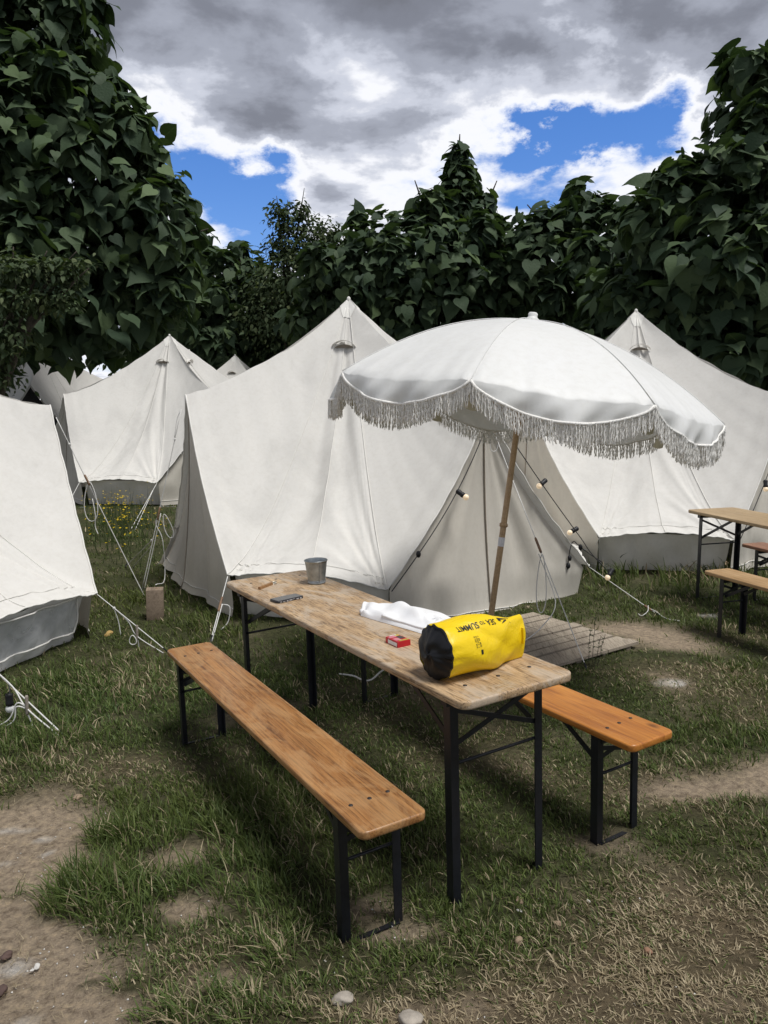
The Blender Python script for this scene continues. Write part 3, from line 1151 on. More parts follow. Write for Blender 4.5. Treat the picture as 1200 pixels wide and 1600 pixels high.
# ------------------------------------------------------------------ parasol
def make_parasol():
    foot = onground(751, 1078)
    top = dp(832, 497, foot.y + .12)
    ax = (top - foot).normalized()
    Lp = (top - foot).length
    Rt = root('parasol', foot, 'white fringed parasol on a leaning wooden pole beside the weathered table', 'parasol')
    ex = (Vector((1, 0, 0)) - ax * ax.x).normalized()        # to the right
    ey = ax.cross(ex)                                        # away from the camera
    RAD, RISE, NS, VAL = 1.14, .49, 8, .118
    ang0 = math.radians(-21.5)

    def ringpt(fi, r):
        """fi: 0..6 around (rib index), r: 0..1 out from the middle"""
        k, u = int(math.floor(fi)), fi - math.floor(fi)
        a = ang0 + (k + u) * 2 * pi / NS
        half = pi / NS
        chord = math.cos(half) / math.cos((u - .5) * 2 * half)
        rad = RAD * r * (1 - (1 - chord) * .62 * r ** .6)
        sag = .035 * math.sin(pi * u) ** 1.2 * (r ** 2)
        z = Lp - .015 - RISE * (.22 * r + .78 * r ** 2.2) - sag * .6
        return a, rad, z

    tilt = math.radians(0.6)
    cax = (ax * math.cos(tilt) + ex * math.sin(tilt)).normalized()
    cex = (Vector((1, 0, 0)) - cax * cax.x).normalized()
    cey = cax.cross(cex)
    hub = foot + ax * Lp

    def pt(a, rad, z):
        return hub + cax * (z - Lp) + cex * (rad * math.sin(a)) - cey * (rad * math.cos(a))

    def pt_old(a, rad, z):
        return foot + ax * z + ex * (rad * math.sin(a)) - ey * (rad * math.cos(a))
    rn = random.Random(5)
    edge = []
    for k in range(NS):
        NU, NR, NV = 36, 22, 10
        ph = [rn.uniform(0, 6.28) for _ in range(6)]
        mb = MB()
        P = []
        for i in range(NR + 1):
            r = i / NR
            row = []
            for j in range(NU + 1):
                u = j / NU
                a, rad, z = ringpt(k + min(u, .999999), r)
                cr_ = r ** 4
                nr_ = math.exp(-(min(u, 1 - u) / .10) ** 2)
                w = cr_ * (.003 * math.sin(u * 26 + ph[0]) + .002 * math.sin(u * 47 + ph[1])) + .007 * nr_ * r ** 6 * math.sin(u * 80 + ph[2])
                row.append(pt(a, rad + w * .4, z + w))
            P.append(row)
        ed = []
        for i in range(1, NV + 1):
            v = i / NV
            row = []
            for j in range(NU + 1):
                u = j / NU
                a, rad, z = ringpt(k + min(u, .999999), 1.0)
                drop = VAL * (math.sin(pi * u) ** .62 if 0 < u < 1 else 0)
                fold = (.020 * math.sin(u * 15 + ph[3]) + .012 * math.sin(u * 33 + ph[4] + 3 * v)) * math.sin(pi * u) * v
                base_w = .003 * math.sin(u * 26 + ph[0]) + .002 * math.sin(u * 47 + ph[1])
                bulge = .008 * math.sin(pi * v * .9) * math.sin(pi * u)
                row.append(pt(a, rad + base_w * .4 + fold + bulge + .012 * v * math.sin(pi * u), z + base_w * (1 - v) - drop * v))
            P.append(row)
            ed = row
        mb.grid(P)
        pan = mb.build('canopy_panel', M_PARASOL, Rt, foot)
        MB().tube([P[int(round(i))][0] + ax * .004 for i in np.linspace(0, NR, 24)], .0022, 5).build('seam', M_PARASOL, pan, foot)
        # braid along the scalloped edge and the fringe that hangs from it
        MB().tube([p + Vector((0, 0, -.004)) for p in ed], .008, 6).build('braid', M_FRINGE, pan, foot)
        V, Fq = [], []
        # arc-length samples
        ln = [0]
        for p, q in zip(ed[:-1], ed[1:]):
            ln.append(ln[-1] + (q - p).length)
        ns = int(ln[-1] / .0062)
        fr = MB()
        cen = foot + ax * (Lp - RISE)
        for s_ in range(ns):
            tt = (s_ + .5 + rn.uniform(-.3, .3)) / ns * ln[-1]
            i = min(len(ed) - 2, max(0, int(np.searchsorted(ln, tt) - 1)))
            p = ed[i].lerp(ed[i + 1], (tt - ln[i]) / max(1e-6, ln[i + 1] - ln[i]))
            outw = (p - cen)
            outw.z = 0
            outw.normalize()
            tn = Vector((-outw.y, outw.x, 0))
            length = .108 * rn.uniform(.86, 1.08)
            if rn.random() < .04:
                length *= rn.uniform(.5, .9)
            p = p + outw * rn.uniform(-.006, .008)
            bend, bend2 = rn.gauss(0, .006), rn.gauss(0, .005)
            tw0 = rn.uniform(0, 6)
            ring = []
            nseg = 9
            for q in range(nseg + 1):
                v = q / nseg
                c = p + Vector((0, 0, -length * v)) + tn * (bend * v * v + .0022 * math.sin(v * 14 + tw0)) + outw * (bend2 * v * v)
                tw = tw0 + v * 16
                for z_ in range(4):
                    aa = tw + z_ * pi / 2
                    rr_ = (.0038 if z_ % 2 == 0 else .0022) * (1.0 if q < nseg else .6)
                    ring.append(c + tn * (math.cos(aa) * rr_) + outw * (math.sin(aa) * rr_))
            fs = []
            for q in range(nseg):
                for z_ in range(4):
                    fs.append((q * 4 + z_, q * 4 + (z_ + 1) % 4, (q + 1) * 4 + (z_ + 1) % 4, (q + 1) * 4 + z_))
            fs.append((nseg * 4, nseg * 4 + 1, nseg * 4 + 2, nseg * 4 + 3))
            fr.add(ring, fs, False)
        tag(fr.build('fringe', M_FRINGE, Rt, foot), kind='stuff')
        # rib below the seam, stretcher, cloth pocket that holds the rib tip
        a = ang0 + k * 2 * pi / NS
        rib = []
        for i in range(13):
            _, rad, z = ringpt(k, i / 12)
            rib.append(pt(a, rad * .985, z - .018))
        MB().tube(rib, .006, 6).build('rib', M_POLE, Rt, foot)
        MB().tube([pt(a, .03, Lp - .62), pt(a, RAD * .5, Lp - .20)], .005, 6).build('stretcher', M_POLE, Rt, foot)
        _, rad, z = ringpt(k, 1.0)
        tip = pt(a, rad, z)
        od = (ex * math.sin(a) - ey * math.cos(a))
        sd_ = (ex * math.cos(a) + ey * math.sin(a))
        rows = []
        for i in range(6):
            v = i / 5
            rows.append([tip - od * (.03 + .02 * v) + sd_ * ((jj / 6 - .5) * (.065 + .02 * v)) + Vector((0, 0, -.055 - .085 * v * (1 - .12 * (2 * jj / 6 - 1) ** 2))) for jj in range(7)])
        g2 = MB().grid(rows)
        g2.grid([[q - od * .004 for q in r_] for r_ in rows])
        g2.build('pocket', M_POCKET, Rt, foot)
    MB().tube([foot - ax * .25 + ax * (i * (Lp + .22) / 10) for i in range(11)], .0185, 14).build('pole', M_POLE, Rt, foot)
    qa = ax.to_track_quat('Z', 'Y').to_matrix()
    MB().lathe([(.0193, -.028), (.0198, -.02), (.0198, .02), (.0193, .028)], 16, foot + ax * .93, qa).build('sleeve', simple('white_sleeve', (.7, .7, .72), rough=.4), Rt, foot)
    MB().lathe([(.019, -.04), (.033, -.035), (.035, .03), (.02, .04)], 14, foot + ax * (Lp - .62), qa).build('runner', M_POLE, Rt, foot)
    MB().lathe([(.040, -.022), (.043, -.008), (.030, .002), (.026, .012), (.029, .024), (.022, .032), (0, .034)], 18, foot + ax * Lp, qa).build('finial', M_PARASOL, Rt, foot)
    MB().lathe([(.02, .0), (.026, .005), (.026, .02), (.02, .025)], 12, foot + ax * 1.02, qa).build('collar', M_POLE, Rt, foot)
    return Rt, foot, ax


parasol, PF, PAX = make_parasol()


# ------------------------------------------------------------------ things on the table
def rot_z_on_table(p, yaw):
    return Matrix.Rotation(-SX, 4, 'Y') @ Matrix.Rotation(yaw, 4, 'Z')


def place(o, p, yaw):
    o.matrix_world = Matrix.Translation(p) @ rot_z_on_table(p, yaw)


def make_bucket():
    p = ontable(495, 911)
    Rt = root('bucket', p, 'small galvanised metal bucket on the far end of the weathered table', 'bucket')
    place(Rt, p, .4)
    H, r0, r1 = .128, .046, .061
    prof = [(.002, .006), (r0 - .003, .006), (r0, .001), (r0 + .0025, .004), (r0 + .0025, .010), (r0 + .0005, .012)]
    prof += [(r0 + (r1 - r0) * t, .012 + (H - .012) * t) for t in (.1, .5, .9, .96)]
    prof += [(r1 + .003, H - .003), (r1 + .0035, H), (r1 + .002, H + .002), (r1 - .001, H)]
    MB().lathe(prof, 40).build('body', M_ZINC, Rt)
    MB().lathe([(r1 - .001, H), (r1 - .004, H - .01), (r0 - .001, .012), (.001, .010)], 40).build('lining', M_ZINC, Rt)
    MB().bar((0, -(r0 + .0036), .014), (0, -(r1 + .0016), H - .008), .006, .002, up=(1, 0, 0)).build('side_seam', M_ZINC, Rt)
    MB().lathe([(r0 + .002 + .001, .016), (r0 + .0042, .018), (r0 + .0028, .020)], 40).build('bead', M_ZINC, Rt)
    return Rt


make_bucket()


def make_phone():
    a, b, c = ontable(421, 942), ontable(475, 930), ontable(434, 946)
    ctr = ontable(448, 937)
    d = (b - a)
    yaw = math.atan2(d.y, d.x)
    Rt = root('phone', ctr, 'black mobile phone in a clear edged case lying on the table beside the bucket', 'phone')
    place(Rt, ctr, yaw)

    def slab(lx, ly, z0, z1, r, bev):
        m = board(ly, lx, z1 - z0, r, bev, 6)
        m.v = [(x, y, z + z1) for x, y, z in m.v]
        return m
    glass = simple('phone_glass', (.012, .014, .02), rough=.12, spec=.6, var=.05)
    case = simple('phone_case', (.02, .021, .026), rough=.35, spec=.5)
    slab(.157, .080, 0, .0125, .013, .003).build('case', case, Rt)
    slab(.147, .070, .0127, .0131, .010, .0003).build('screen', glass, Rt)
    pat = simple('case_pattern', (.45, .44, .45), rough=.4)
    rn = random.Random(3)
    x = -.064
    while x < .062:
        w = rn.uniform(.006, .018)
        MB().box((x + w / 2, -.0403, .0062 + rn.uniform(-.001, .001)), (w, .0008, rn.uniform(.003, .0065))).build('case_patch', pat, Rt)
        x += w + rn.uniform(.003, .010)
    MB().box((.02, -.0406, .0065), (.016, .0012, .003)).build('side_button', case, Rt)
    return Rt


make_phone()


def make_keys():
    a, b = ontable(406, 921), ontable(424, 914)
    d = (b - a)
    yaw = math.atan2(d.y, d.x)
    Rt = root('key_fob', a, 'wooden stick key fob with a metal ring lying near the table end', 'key fob')
    place(Rt, a, yaw)
    MB().add([(x, y, z) for x in (-.005, d.length + .005) for y in (-.0075, .0075) for z in (.0005, .0145)],
             [(0, 1, 3, 2), (4, 6, 7, 5), (0, 4, 5, 1), (2, 3, 7, 6), (0, 2, 6, 4), (1, 5, 7, 3)], False).build('stick', wood('fob_wood', (.42, .24, .10), (.32, .17, .07), (.18, .09, .04)), Rt)
    st = simple('key_steel', (.55, .52, .45), rough=.3, metal=1.0)
    L = d.length + .005
    ring = [(L + .016 + .015 * math.cos(t), .015 * math.sin(t), .006 + .003 * math.sin(t)) for t in np.linspace(0, 2 * pi, 25)]
    MB().tube(ring, .0014, 6, cap=False).build('ring', st, Rt)
    ring = [(L + .034 + .010 * math.cos(t), .004 + .010 * math.sin(t), .008 + .004 * math.cos(t)) for t in np.linspace(0, 2 * pi, 21)]
    MB().tube(ring, .0012, 6, cap=False).build('ring', st, Rt)
    k = MB().box((L + .045, .010, .004), (.03, .007, .0018), Matrix.Rotation(.5, 3, 'Z'))
    k.lathe([(.0, .0028), (.009, .0028), (.009, .0052), (.0, .0052)], 16, (L + .030, .001, 0))
    k.build('key', st, Rt)
    return Rt


make_keys()


def make_packet():
    # corners on the table: front-left, front-right, back
    fl, fr, bk = ontable(601, 1006), ontable(621, 1016), ontable(620, 994)
    ctr = ontable(622, 1006)
    d = ontable(641, 1011) - ontable(621, 1016)
    yaw = math.atan2(d.y, d.x) - .05
    Rt = root('cigarette_packet', ctr, 'small red and white cardboard packet lying on the table near the yellow bag', 'packet')
    place(Rt, ctr, yaw)
    red = simple('packet_red', (.48, .012, .025), rough=.35, var=.1)
    whi = simple('packet_white', (.75, .75, .75), rough=.4, var=.03)
    pnk = simple('packet_pink', (.62, .22, .26), rough=.4)
    drk = simple('packet_dark', (.05, .05, .045), rough=.4)
    lim = simple('packet_lime', (.50, .55, .10), rough=.4)
    yel = simple('packet_ochre', (.45, .35, .06), rough=.4)
    lx, ly, h = .060, .092, .024
    MB().box((0, 0, h / 2), (lx, ly, h)).build('carton', red, Rt)
    for nm, c, s, m in (('printed_side', (-lx / 2 - .0006, -.006, h * .45), (.0012, ly * .72, h * .62), whi),
                        ('printed_panel', (-.008, .026, h + .0005), (.036, .020, .0010), pnk),
                        ('printed_panel', (-.012, -.012, h + .0005), (.026, .030, .0010), pnk),
                        ('printed_picture', (.014, .004, h + .0006), (.022, .034, .0012), drk),
                        ('printed_band', (.006, -.034, h + .0006), (.044, .012, .0012), yel),
                        ('printed_band', (.016, .034, h + .0006), (.02, .010, .0012), lim),
                        ('printed_band', (.002, .043, h + .0006), (.03, .005, .0012), whi),
                        ('lid_fold', (0, .022, h / 2), (lx + .0008, .0012, h + .0006), whi)):
        MB().box(c, s).build(nm, m, Rt)
    return Rt


make_packet()


def make_cloth():
    # white garment dropped in a long soft heap
    o = [ontable(*q) for q in ((562, 957), (572, 949), (600, 950), (640, 950), (680, 958), (716, 972))]      # far edge
    n = [ontable(*q) for q in ((564, 963), (580, 968), (608, 976), (640, 985), (672, 994), (706, 994))]      # near edge
    base = ontable(630, 965)
    Rt = root('folded_garment', base, 'crumpled white cotton garment lying on the table behind the yellow bag', 'garment')
    A, B = spline(o, 12), spline(n, 12)
    m = len(A)
    rows = []
    NV = 26
    for j in range(NV + 1):
        v = j / NV
        row = []
        for i in range(m):
            u = i / (m - 1)
            p = B[i].lerp(A[i], v)
            e = min(1, u / .07) * min(1, (1 - u) / .05)
            h = (math.sin(pi * v) ** .42) * (e ** .5) * (.020 + .016 * math.sin(u * 3.3 + .2))
            h += (.011 * math.sin(v * 8 + u * 6) + .011 * math.sin(u * 17 + v * 6 + 1.0) + .006 * math.sin(u * 27 - v * 10) + .005 * abs(math.sin(u * 12 + v * 7))) * math.sin(pi * v) * e
            cu = math.exp(-(((u - .80) / .055) ** 2 + ((v - .45) / .2) ** 2))
            rr = math.hypot((u - .80) / .055, (v - .45) / .2)
            h += .014 * math.exp(-((rr - 1.0) / .3) ** 2) - .012 * cu
            row.append(p + Vector((0, 0, h + .002 + .0)))
        rows.append(row)
    MB().grid(rows).build('body', M_WHITECLOTH, Rt, base)
    # rolled collar and a sleeve end
    hem = [rows[2][i] + Vector((0, -.004, .002)) for i in range(m // 3, m - 4)]
    MB().tube(hem, .006, 6).build('hem', M_WHITECLOTH, Rt, base)
    c = rows[12][int(.80 * (m - 1))]
    MB().tube([c + Vector((.045 * math.cos(t), .038 * math.sin(t), .010 + .006 * math.sin(t * 2))) for t in np.linspace(.3, 5.6, 26)], .006, 8).build('collar', M_WHITECLOTH, Rt, base)
    MB().tube([A[0] + Vector((.02, -.01, .012)), (A[0] + B[0]) / 2 + Vector((.008, -.004, .016)), B[0] + Vector((.015, .004, .008))], [.010, .013, .009], 8).build('cuff', M_WHITECLOTH, Rt, base)


make_cloth()


def make_bag():
    e0 = ontable(680, 1062)          # under the black base
    e1 = ontable(810, 1026)          # under the rolled end
    axv = (e1 - e0)
    axv.z = 0
    Lb = axv.length * 1.0
    axv.normalize()
    R0 = .098
    side = Vector((axv.y, -axv.x, 0))           # towards the camera
    base = e0.copy()
    Rt = root('dry_bag', base, 'yellow roll top dry bag with black end lying on the near end of the table', 'bag')
    up = Vector((0, 0, 1))
    rn = random.Random(8)

    def surf(s, a, off=0.0):
        """s 0..1 along the bag, a angle: 0 = towards camera, pi/2 = up"""
        fl = min(1, max(0, (s - .30) / .70))
        fl = fl * fl * (3 - 2 * fl)
        ra = R0 * (1.0 - .70 * fl ** 1.4)         # half width: pressed flat towards the closure
        rb = R0 * (1.0 - .15 * fl ** 1.3)         # half height
        if s < .03:
            q = .965 + .035 * math.sin(s / .03 * pi / 2)
            ra *= q
            rb *= q
        ca, sa = math.cos(a), math.sin(a)
        pw = 1 - .1 * fl
        x = ra * math.copysign(abs(ca) ** pw, ca)
        z = rb * math.copysign(abs(sa) ** pw, sa)
        # slack cloth: long diagonal creases and puckers at the seam with the base
        cr = .007 * math.sin(a * 3 + s * 7.0) * math.sin(pi * min(1, s * 1.1)) + .006 * math.sin(a * 5 - s * 13 + 1) * fl + .004 * abs(math.sin(a * 4 + s * 9)) * math.sin(pi * s) + .0028 * math.exp(-(s / .10) ** 2) * math.sin(a * 13 + 2 * math.sin(a * 3))
        k = 1 + (cr + off) / R0
        c = e0 + axv * (s * Lb) + up * (rb + .002)
        p = c + side * (x * k) + up * (z * k)
        fz = TZ + SX * p.x + .002
        if p.z < fz:
            p.z = fz + .0005 * off
        return p
    NA, NS_ = 64, 44
    rows = []
    for i in range(NS_ + 1):
        s = i / NS_
        rows.append([surf(s, 2 * pi * j / NA) for j in range(NA + 1)])
    body = MB().grid(rows)
    # the flattened, rolled end: draws in to a stiff slanted strip
    endc = sum((rows[-1][j] for j in range(NA)), Vector()) / NA
    er = []
    for i in range(1, 8):
        t = i / 7
        k = math.cos(t * pi / 2)
        er.append([endc + (p - endc) * (k * .82 + .18 * (1 - t)) * Vector((1, 1, 1)).x + axv * (.022 * math.sin(t * pi / 2)) for p in rows[-1]])
    body.grid([rows[-1]] + er)
    b = body.build('sleeve', M_YELLOW, Rt, base)
    # black base panel, bulging
    d = []
    c0 = sum((rows[0][j] for j in range(NA)), Vector()) / NA
    for i in range(11):
        t = i / 10
        d.append([c0 + (p - c0) * (t * 1.012) - axv * (.034 * (1 - t ** 2.2) - .002 + .0020 * t ** 5 * math.sin(jj * 1.3 + 2 * math.sin(jj * .3)) + .004 * math.sin(jj * .3 + t * 7)) for jj, p in enumerate(rows[0])])
    MB().grid(d).build('base_panel', M_BLACKFAB, Rt, base)
    lip = []
    for i in range(4):
        lip.append([surf(.004 * i - .004, 2 * pi * j / NA, .0022 + .0010 * math.sin(j * 1.3 + 2 * math.sin(j * .3))) for j in range(NA + 1)])
    MB().grid(lip).build('base_binding', M_BLACKFAB, Rt, base)
    # side strap piece at the rolled end
    MB().bar(surf(.97, -.15, .003), surf(.97, .5, .003), .022, .004, up=axv).build('end_strip', M_YELLOW, Rt, base)

    # print: text runs from the rolled end towards the base, tops of the letters towards the camera side
    def wrap(poly2d, faces, s0, a0, kx, name, off=.0012):
        vs = []
        for x, y in poly2d:
            vs.append(surf(s0 - x * kx / Lb, a0 - y * kx / R0, off))
        mb = MB()
        mb.add(vs, faces, True)
        mb.build(name, M_PRINT, b, base)

    def text(body_, size, s0, a0, name, sp=1.0, sy=1.0):
        cu = bpy.data.curves.new('t', 'FONT')
        cu.body = body_
        cu.size = 1.0
        cu.space_character = sp
        cu.resolution_u = 3
        cu.offset = .012
        ob = bpy.data.objects.new('t', cu)
        COL.objects.link(ob)
        dg = bpy.context.evaluated_depsgraph_get()
        me = bpy.data.meshes.new_from_object(ob.evaluated_get(dg))
        P2 = [(v.co.x * .78, v.co.y * sy) for v in me.vertices]
        Fc = [tuple(p.vertices) for p in me.polygons]
        bpy.data.objects.remove(ob)
        bpy.data.curves.remove(cu)
        w = max(p[0] for p in P2)
        wrap(P2, Fc, s0, a0, size, name)
        bpy.data.meshes.remove(me)
        return w * size
    # a0 is the baseline (far side), letters grow towards the camera
    w = text('SEA', .036, .60, 1.16, 'lettering', sy=1.0)
    w2 = text('TO', .020, .60 - (w + .008) / Lb, 1.14, 'lettering')
    text('SUMMIT', .036, .60 - (w + w2 + .016) / Lb, 1.16, 'lettering')
    # angular mountain emblem beside the lettering
    wrap([(0, 0), (.018, -.010), (.070, -.010), (.070, .012), (.055, .020), (.056, .006), (.016, .006), (.004, .034), (-.006, .040), (-.004, .0)],
         [(0, 1, 7), (1, 6, 7), (1, 2, 6), (2, 5, 6), (2, 3, 5), (3, 4, 5), (0, 7, 8), (0, 8, 9)], .80, 1.16, .85, 'emblem')
    wrap([(.018, .012), (.036, .014), (.060, .032), (.030, .032), (.046, .030), (.020, .020)], [(0, 1, 5), (1, 4, 5), (1, 2, 4)], .80, 1.16, .85, 'emblem')
    # illegible fine print near the base
    rn = random.Random(4)
    mb = MB()
    for r in range(3):
        for q in range(14):
            if rn.random() < .2:
                continue
            s0 = .315 - r * .022
            a0 = .62 - q * .030
            h_, w_ = .006 / 2 / Lb, .016 * rn.uniform(.5, 1)
            mb.add([surf(s0 - h_, a0, .0012), surf(s0 + h_, a0, .0012), surf(s0 + h_, a0 - w_, .0012), surf(s0 - h_, a0 - w_, .0012)], [(0, 1, 2, 3)])
    mb.add([surf(.315 - .006, .12, .0012), surf(.315 + .018, .12, .0012), surf(.315 + .018, -.03, .0012), surf(.315 - .006, -.03, .0012)], [(0, 1, 2, 3)])
    mb.build('fine_print', M_PRINT, b, base)


make_bag()


# ------------------------------------------------------------------ duckboard, wooden block
def make_duckboard():
    a = onground(995, 1012)
    t = Vector((.82, .572, 0)).normalized()
    n = Vector((-t.y, t.x, 0))
    Rt = root('duckboard', a - t * .6 + n * .45, 'grey weathered slatted wooden duckboard in front of the tent door', 'duckboard')
    base = Rt.location.copy()
    rn = random.Random(2)
    i = 0
    d = 0.0
    while d < 1.0:
        w = .088
        z0 = a.z + .030 + rn.uniform(-.004, .004)
        off = rn.uniform(-.015, .02)
        for x0, x1 in ((-.98, -.335), (-.328, 0)):
            p = a + t * (x0 + off) + n * (d + w / 2)
            q = a + t * (x1 + off) + n * (d + w / 2)
            p.z = q.z = z0
            MB().bar(p, q, w, .020).build('slat', M_PALLET, Rt, base)
        d += w + rn.uniform(.012, .020)
        i += 1
    for x in (-.9, -.60, -.33, -.08):
        p, q = a + t * x + n * .01, a + t * x + n * (d - .03)
        p.z = q.z = a.z + .004
        MB().bar(p, q, .05, .030).build('bearer', M_PALLET, Rt, base)


make_duckboard()

bp_ = onground(243, 966)
blk = root('wooden_block', bp_, 'short upright block of sawn timber in the grass by the left tent ropes', 'block')
_b = board(.115, .135, .27, .004, .003, 2)
_b.v = [(x, y, z + .27) for x, y, z in _b.v]
_o = _b.build('body', M_BLOCK, blk)
_o.matrix_local = Matrix.Translation((0, 0, -.02)) @ Matrix.Rotation(.22, 4, 'Z') @ Matrix.Rotation(.02, 4, 'Y')
MB().lathe([(0, .002), (.012, .002), (.013, 0)], 10, (.02, .01, .2505)).build('knot', M_TOGGLE, blk)


# ------------------------------------------------------------------ guy ropes
def sagline(a, b, sag=.0, n=12):
    return [a.lerp(b, i / n) - Vector((0, 0, sag * math.sin(pi * i / n))) for i in range(n + 1)]


def guy(label, lines, toggles=(), peg=None, r=.0042, knots=(), group='guy ropes'):
    base = Vector(lines[0][-1])
    Rt = root('guy_rope', base, label, 'rope', group)
    for l in lines:
        MB().tube(l, r, 6).build('cord', M_ROPE, Rt, base)
    for c, d, m, L in toggles:
        d = Vector(d).normalized()
        MB().tube([c - d * L / 2, c - d * L * .4, c + d * L * .4, c + d * L / 2], [.007, .010, .010, .007], 8).build('wooden_slider', m, Rt, base)
    for c in knots:
        c = Vector(c)
        MB().lathe([(0, -.012), (.009, -.008), (.011, 0), (.009, .008), (0, .012)], 8, c).build('knot', M_ROPE, Rt, base)
    if peg is not None:
        p, d = peg
        MB().tube([p - Vector(d).normalized() * .05, p + Vector(d).normalized() * .05], .006, 8).build('peg', M_METAL, Rt, base)
    return Rt


def loop_of(c, w, h, tilt=0.0, n=22, side=Vector((1, 0, 0)), open_=.0):
    out = []
    for i in range(n + 1):
        t = pi / 2 + open_ + (2 * pi - 2 * open_) * i / n
        x = w * math.cos(t) * (1 - .35 * math.sin(t))
        out.append(c + side * (x + tilt * h * (math.sin(t) - 1)) + Vector((0, 0, h * (math.sin(t) - 1))))
    return out


def along(a, b, t):
    return Vector(a).lerp(Vector(b), t)


def dd(px, py, P):
    """the point seen at a pixel at the depth of point P"""
    return dp(px, py, P.y)


UPV = Vector((0, 0, 1))
# left tent: door rope with long loop
A = TL['D'][1]['A'] + Vector((.06, -.03, -.10))
G = onground(229, 938)
T0 = along(A, G, .33)
guy('rope from the left edge tent ridge to the grass, long loop hanging at its slider',
    [sagline(A, G, .01), loop_of(T0 + Vector((.02, 0, -.02)), .055, .17), spline([T0 + Vector((.04, -.01, -.16)), T0 + Vector((.06, -.02, -.30)), T0 + Vector((.05, -.01, -.40)), T0 + Vector((.075, -.02, -.47))], 5)],
    [(T0, G - A, M_TOGGLE, .10)], (G, G - A), knots=[along(A, G, .14)])
# left tent: hem corner rope
A = TL['D'][1]['hm']
G = onground(263, 1019)
K = along(A, G, .25)
T0 = dd(214, 988, along(A, G, .60))
guy('short double rope from the left edge tent hem to beside the honey coloured bench',
    [sagline(A, G), spline([K, along(A, G, .45) + Vector((0, 0, -.015)), T0 - UPV * .03, G + Vector((-.03, -.02, 0))], 6), spline([K, K + Vector((.03, -.01, -.10)), K + Vector((.045, -.02, -.20))], 5),
     loop_of(T0 + Vector((-.03, -.01, -.02)), .025, .035), spline([T0 - UPV * .04, T0 + Vector((.005, 0, -.12)), T0 + Vector((-.05, -.02, -.17))], 5)],
    [(T0, (.05, 0, 1), M_TOGGLE_GREY, .11)], (G, G - A), knots=[K], r=.0036)
# left edge rope of the same tent
G = onground(102, 1151)
A = TL['D'][0]['hp']
A2 = dp(-10, 1046, G.y + .32)
T0 = dp(42, 1102, G.y + .12)
guy('thick double rope running down into the grass at the left edge, lowest in view',
    [sagline(A2, G), spline([A2 + Vector((-.02, 0, .02)), along(A2, T0, .6) + Vector((0, 0, .02)), T0 - UPV * .02, onground(95, 1152)], 6),
     spline([T0 - UPV * .02, T0 + Vector((-.06, 0, -.01)), dp(20, 1128, T0.y), dp(-15, 1146, T0.y)], 6), spline([T0 - UPV * .01, T0 + Vector((-.06, .01, .008)), dp(14, 1124, T0.y), dp(-15, 1140, T0.y)], 6),
     spline([T0 - UPV * .05, dp(48, 1126, T0.y), dp(53, 1138, T0.y - .02), dp(58, 1139, T0.y - .03)], 5)],
    [(T0, (.03, 0, 1), M_TOGGLE_GREY, .115)], (G, G - A2), r=.0042)
# main tent: left door rope
D0 = TM['D'][0]
A = D0['A'] + Vector((0, 0, -.12)) + Vector((D0['n'].x, D0['n'].y, 0)) * .05
G = onground(221, 926)
T0 = along(A, G, .56)
guy('rope from the big tent side door apex down to the grass behind the wooden block',
    [sagline(A, G), sagline(T0 + Vector((.02, 0, 0)), G + Vector((.02, .0, 0))), loop_of(T0 + Vector((.05, 0, -.01)), .035, .11, -.25),
     spline([T0, T0 + Vector((-.03, 0, -.10)), T0 + Vector((.03, -.02, -.25)), T0 + Vector((.04, -.05, -.6)), bp_ + Vector((.0, .05, .27))], 6),
     spline([A, A + Vector((-.04, 0, -.08)), A + Vector((-.055, -.01, -.17)), A + Vector((-.07, -.01, -.25))], 4)],
    [(T0, G - A, M_TOGGLE, .12)], (G, G - A), knots=[along(A, G, .16)])
G2 = onground(196, 886)
guy('thin slack rope tied off low between the big tent and the left ropes',
    [sagline(along(A, G, .70), G2), sagline(along(A, G, .74), G2 + Vector((.08, 0, .0)))], (), (G2, G2 - A), knots=[along(along(A, G, .70), G2, .05)])
# main tent: hem corner by the table end
A = D0['hp']
G = onground(329, 1002)
T0 = along(A, G, .45)
guy('short rope with dark slider from the big tent hem corner behind the table end',
    [sagline(A, G), sagline(T0 + Vector((.015, 0, 0)), G + Vector((.01, 0, 0))), spline([T0, T0 + Vector((.07, 0, -.02)), T0 + Vector((.055, 0, -.14)), T0 + Vector((.0, -.02, -.2))], 6)],
    [(T0, G - A, M_TOGGLE, .13)], (G, G - A))
# main tent: front door apex rope to the peg beside the duckboard
D1 = TM['D'][1]
A = D1['A'] + Vector((0, 0, -.06)) + Vector((D1['n'].x, D1['n'].y, 0)) * .02
G = onground(917, 1046)
T0 = along(A, G, .565)
guy('rope from the front door apex down past the duckboard, loops hanging at its slider',
    [sagline(A, G), loop_of(T0 + Vector((.02, -.05, -.06)), .035, .22), spline([T0 + Vector((0, -.02, -.06)), dp(868, 940, T0.y - .1), dp(846, 980, T0.y - .3), dp(815, 1004, T0.y - .45), dp(800, 1010, T0.y - .5)], 6),
     loop_of(along(A, G, .02) + Vector((.03, -.02, -.1)), .03, .07)],
    [(T0, G - A, M_TOGGLE, .14)], (G, G - A), r=.0038)
# main tent: right hem corner rope
A = D1['hp']
G = onground(1030, 962)
T0 = along(A, G, .86)
guy('rope over tall grass to a bare patch, its cord end curling on the ground',
    [sagline(A, G), spline([T0 + UPV * .02, T0 + Vector((-.02, -.05, .03)), dp(1012, 955, T0.y - .1), onground(1003, 962, .01), onground(997, 959, .01)], 6),
     spline([T0, onground(1024, 955, .03), onground(1040, 966, .01), onground(1062, 970, .01)], 6)],
    [(T0, G - A, M_TOGGLE, .10)], (G, G - A), r=.0034)
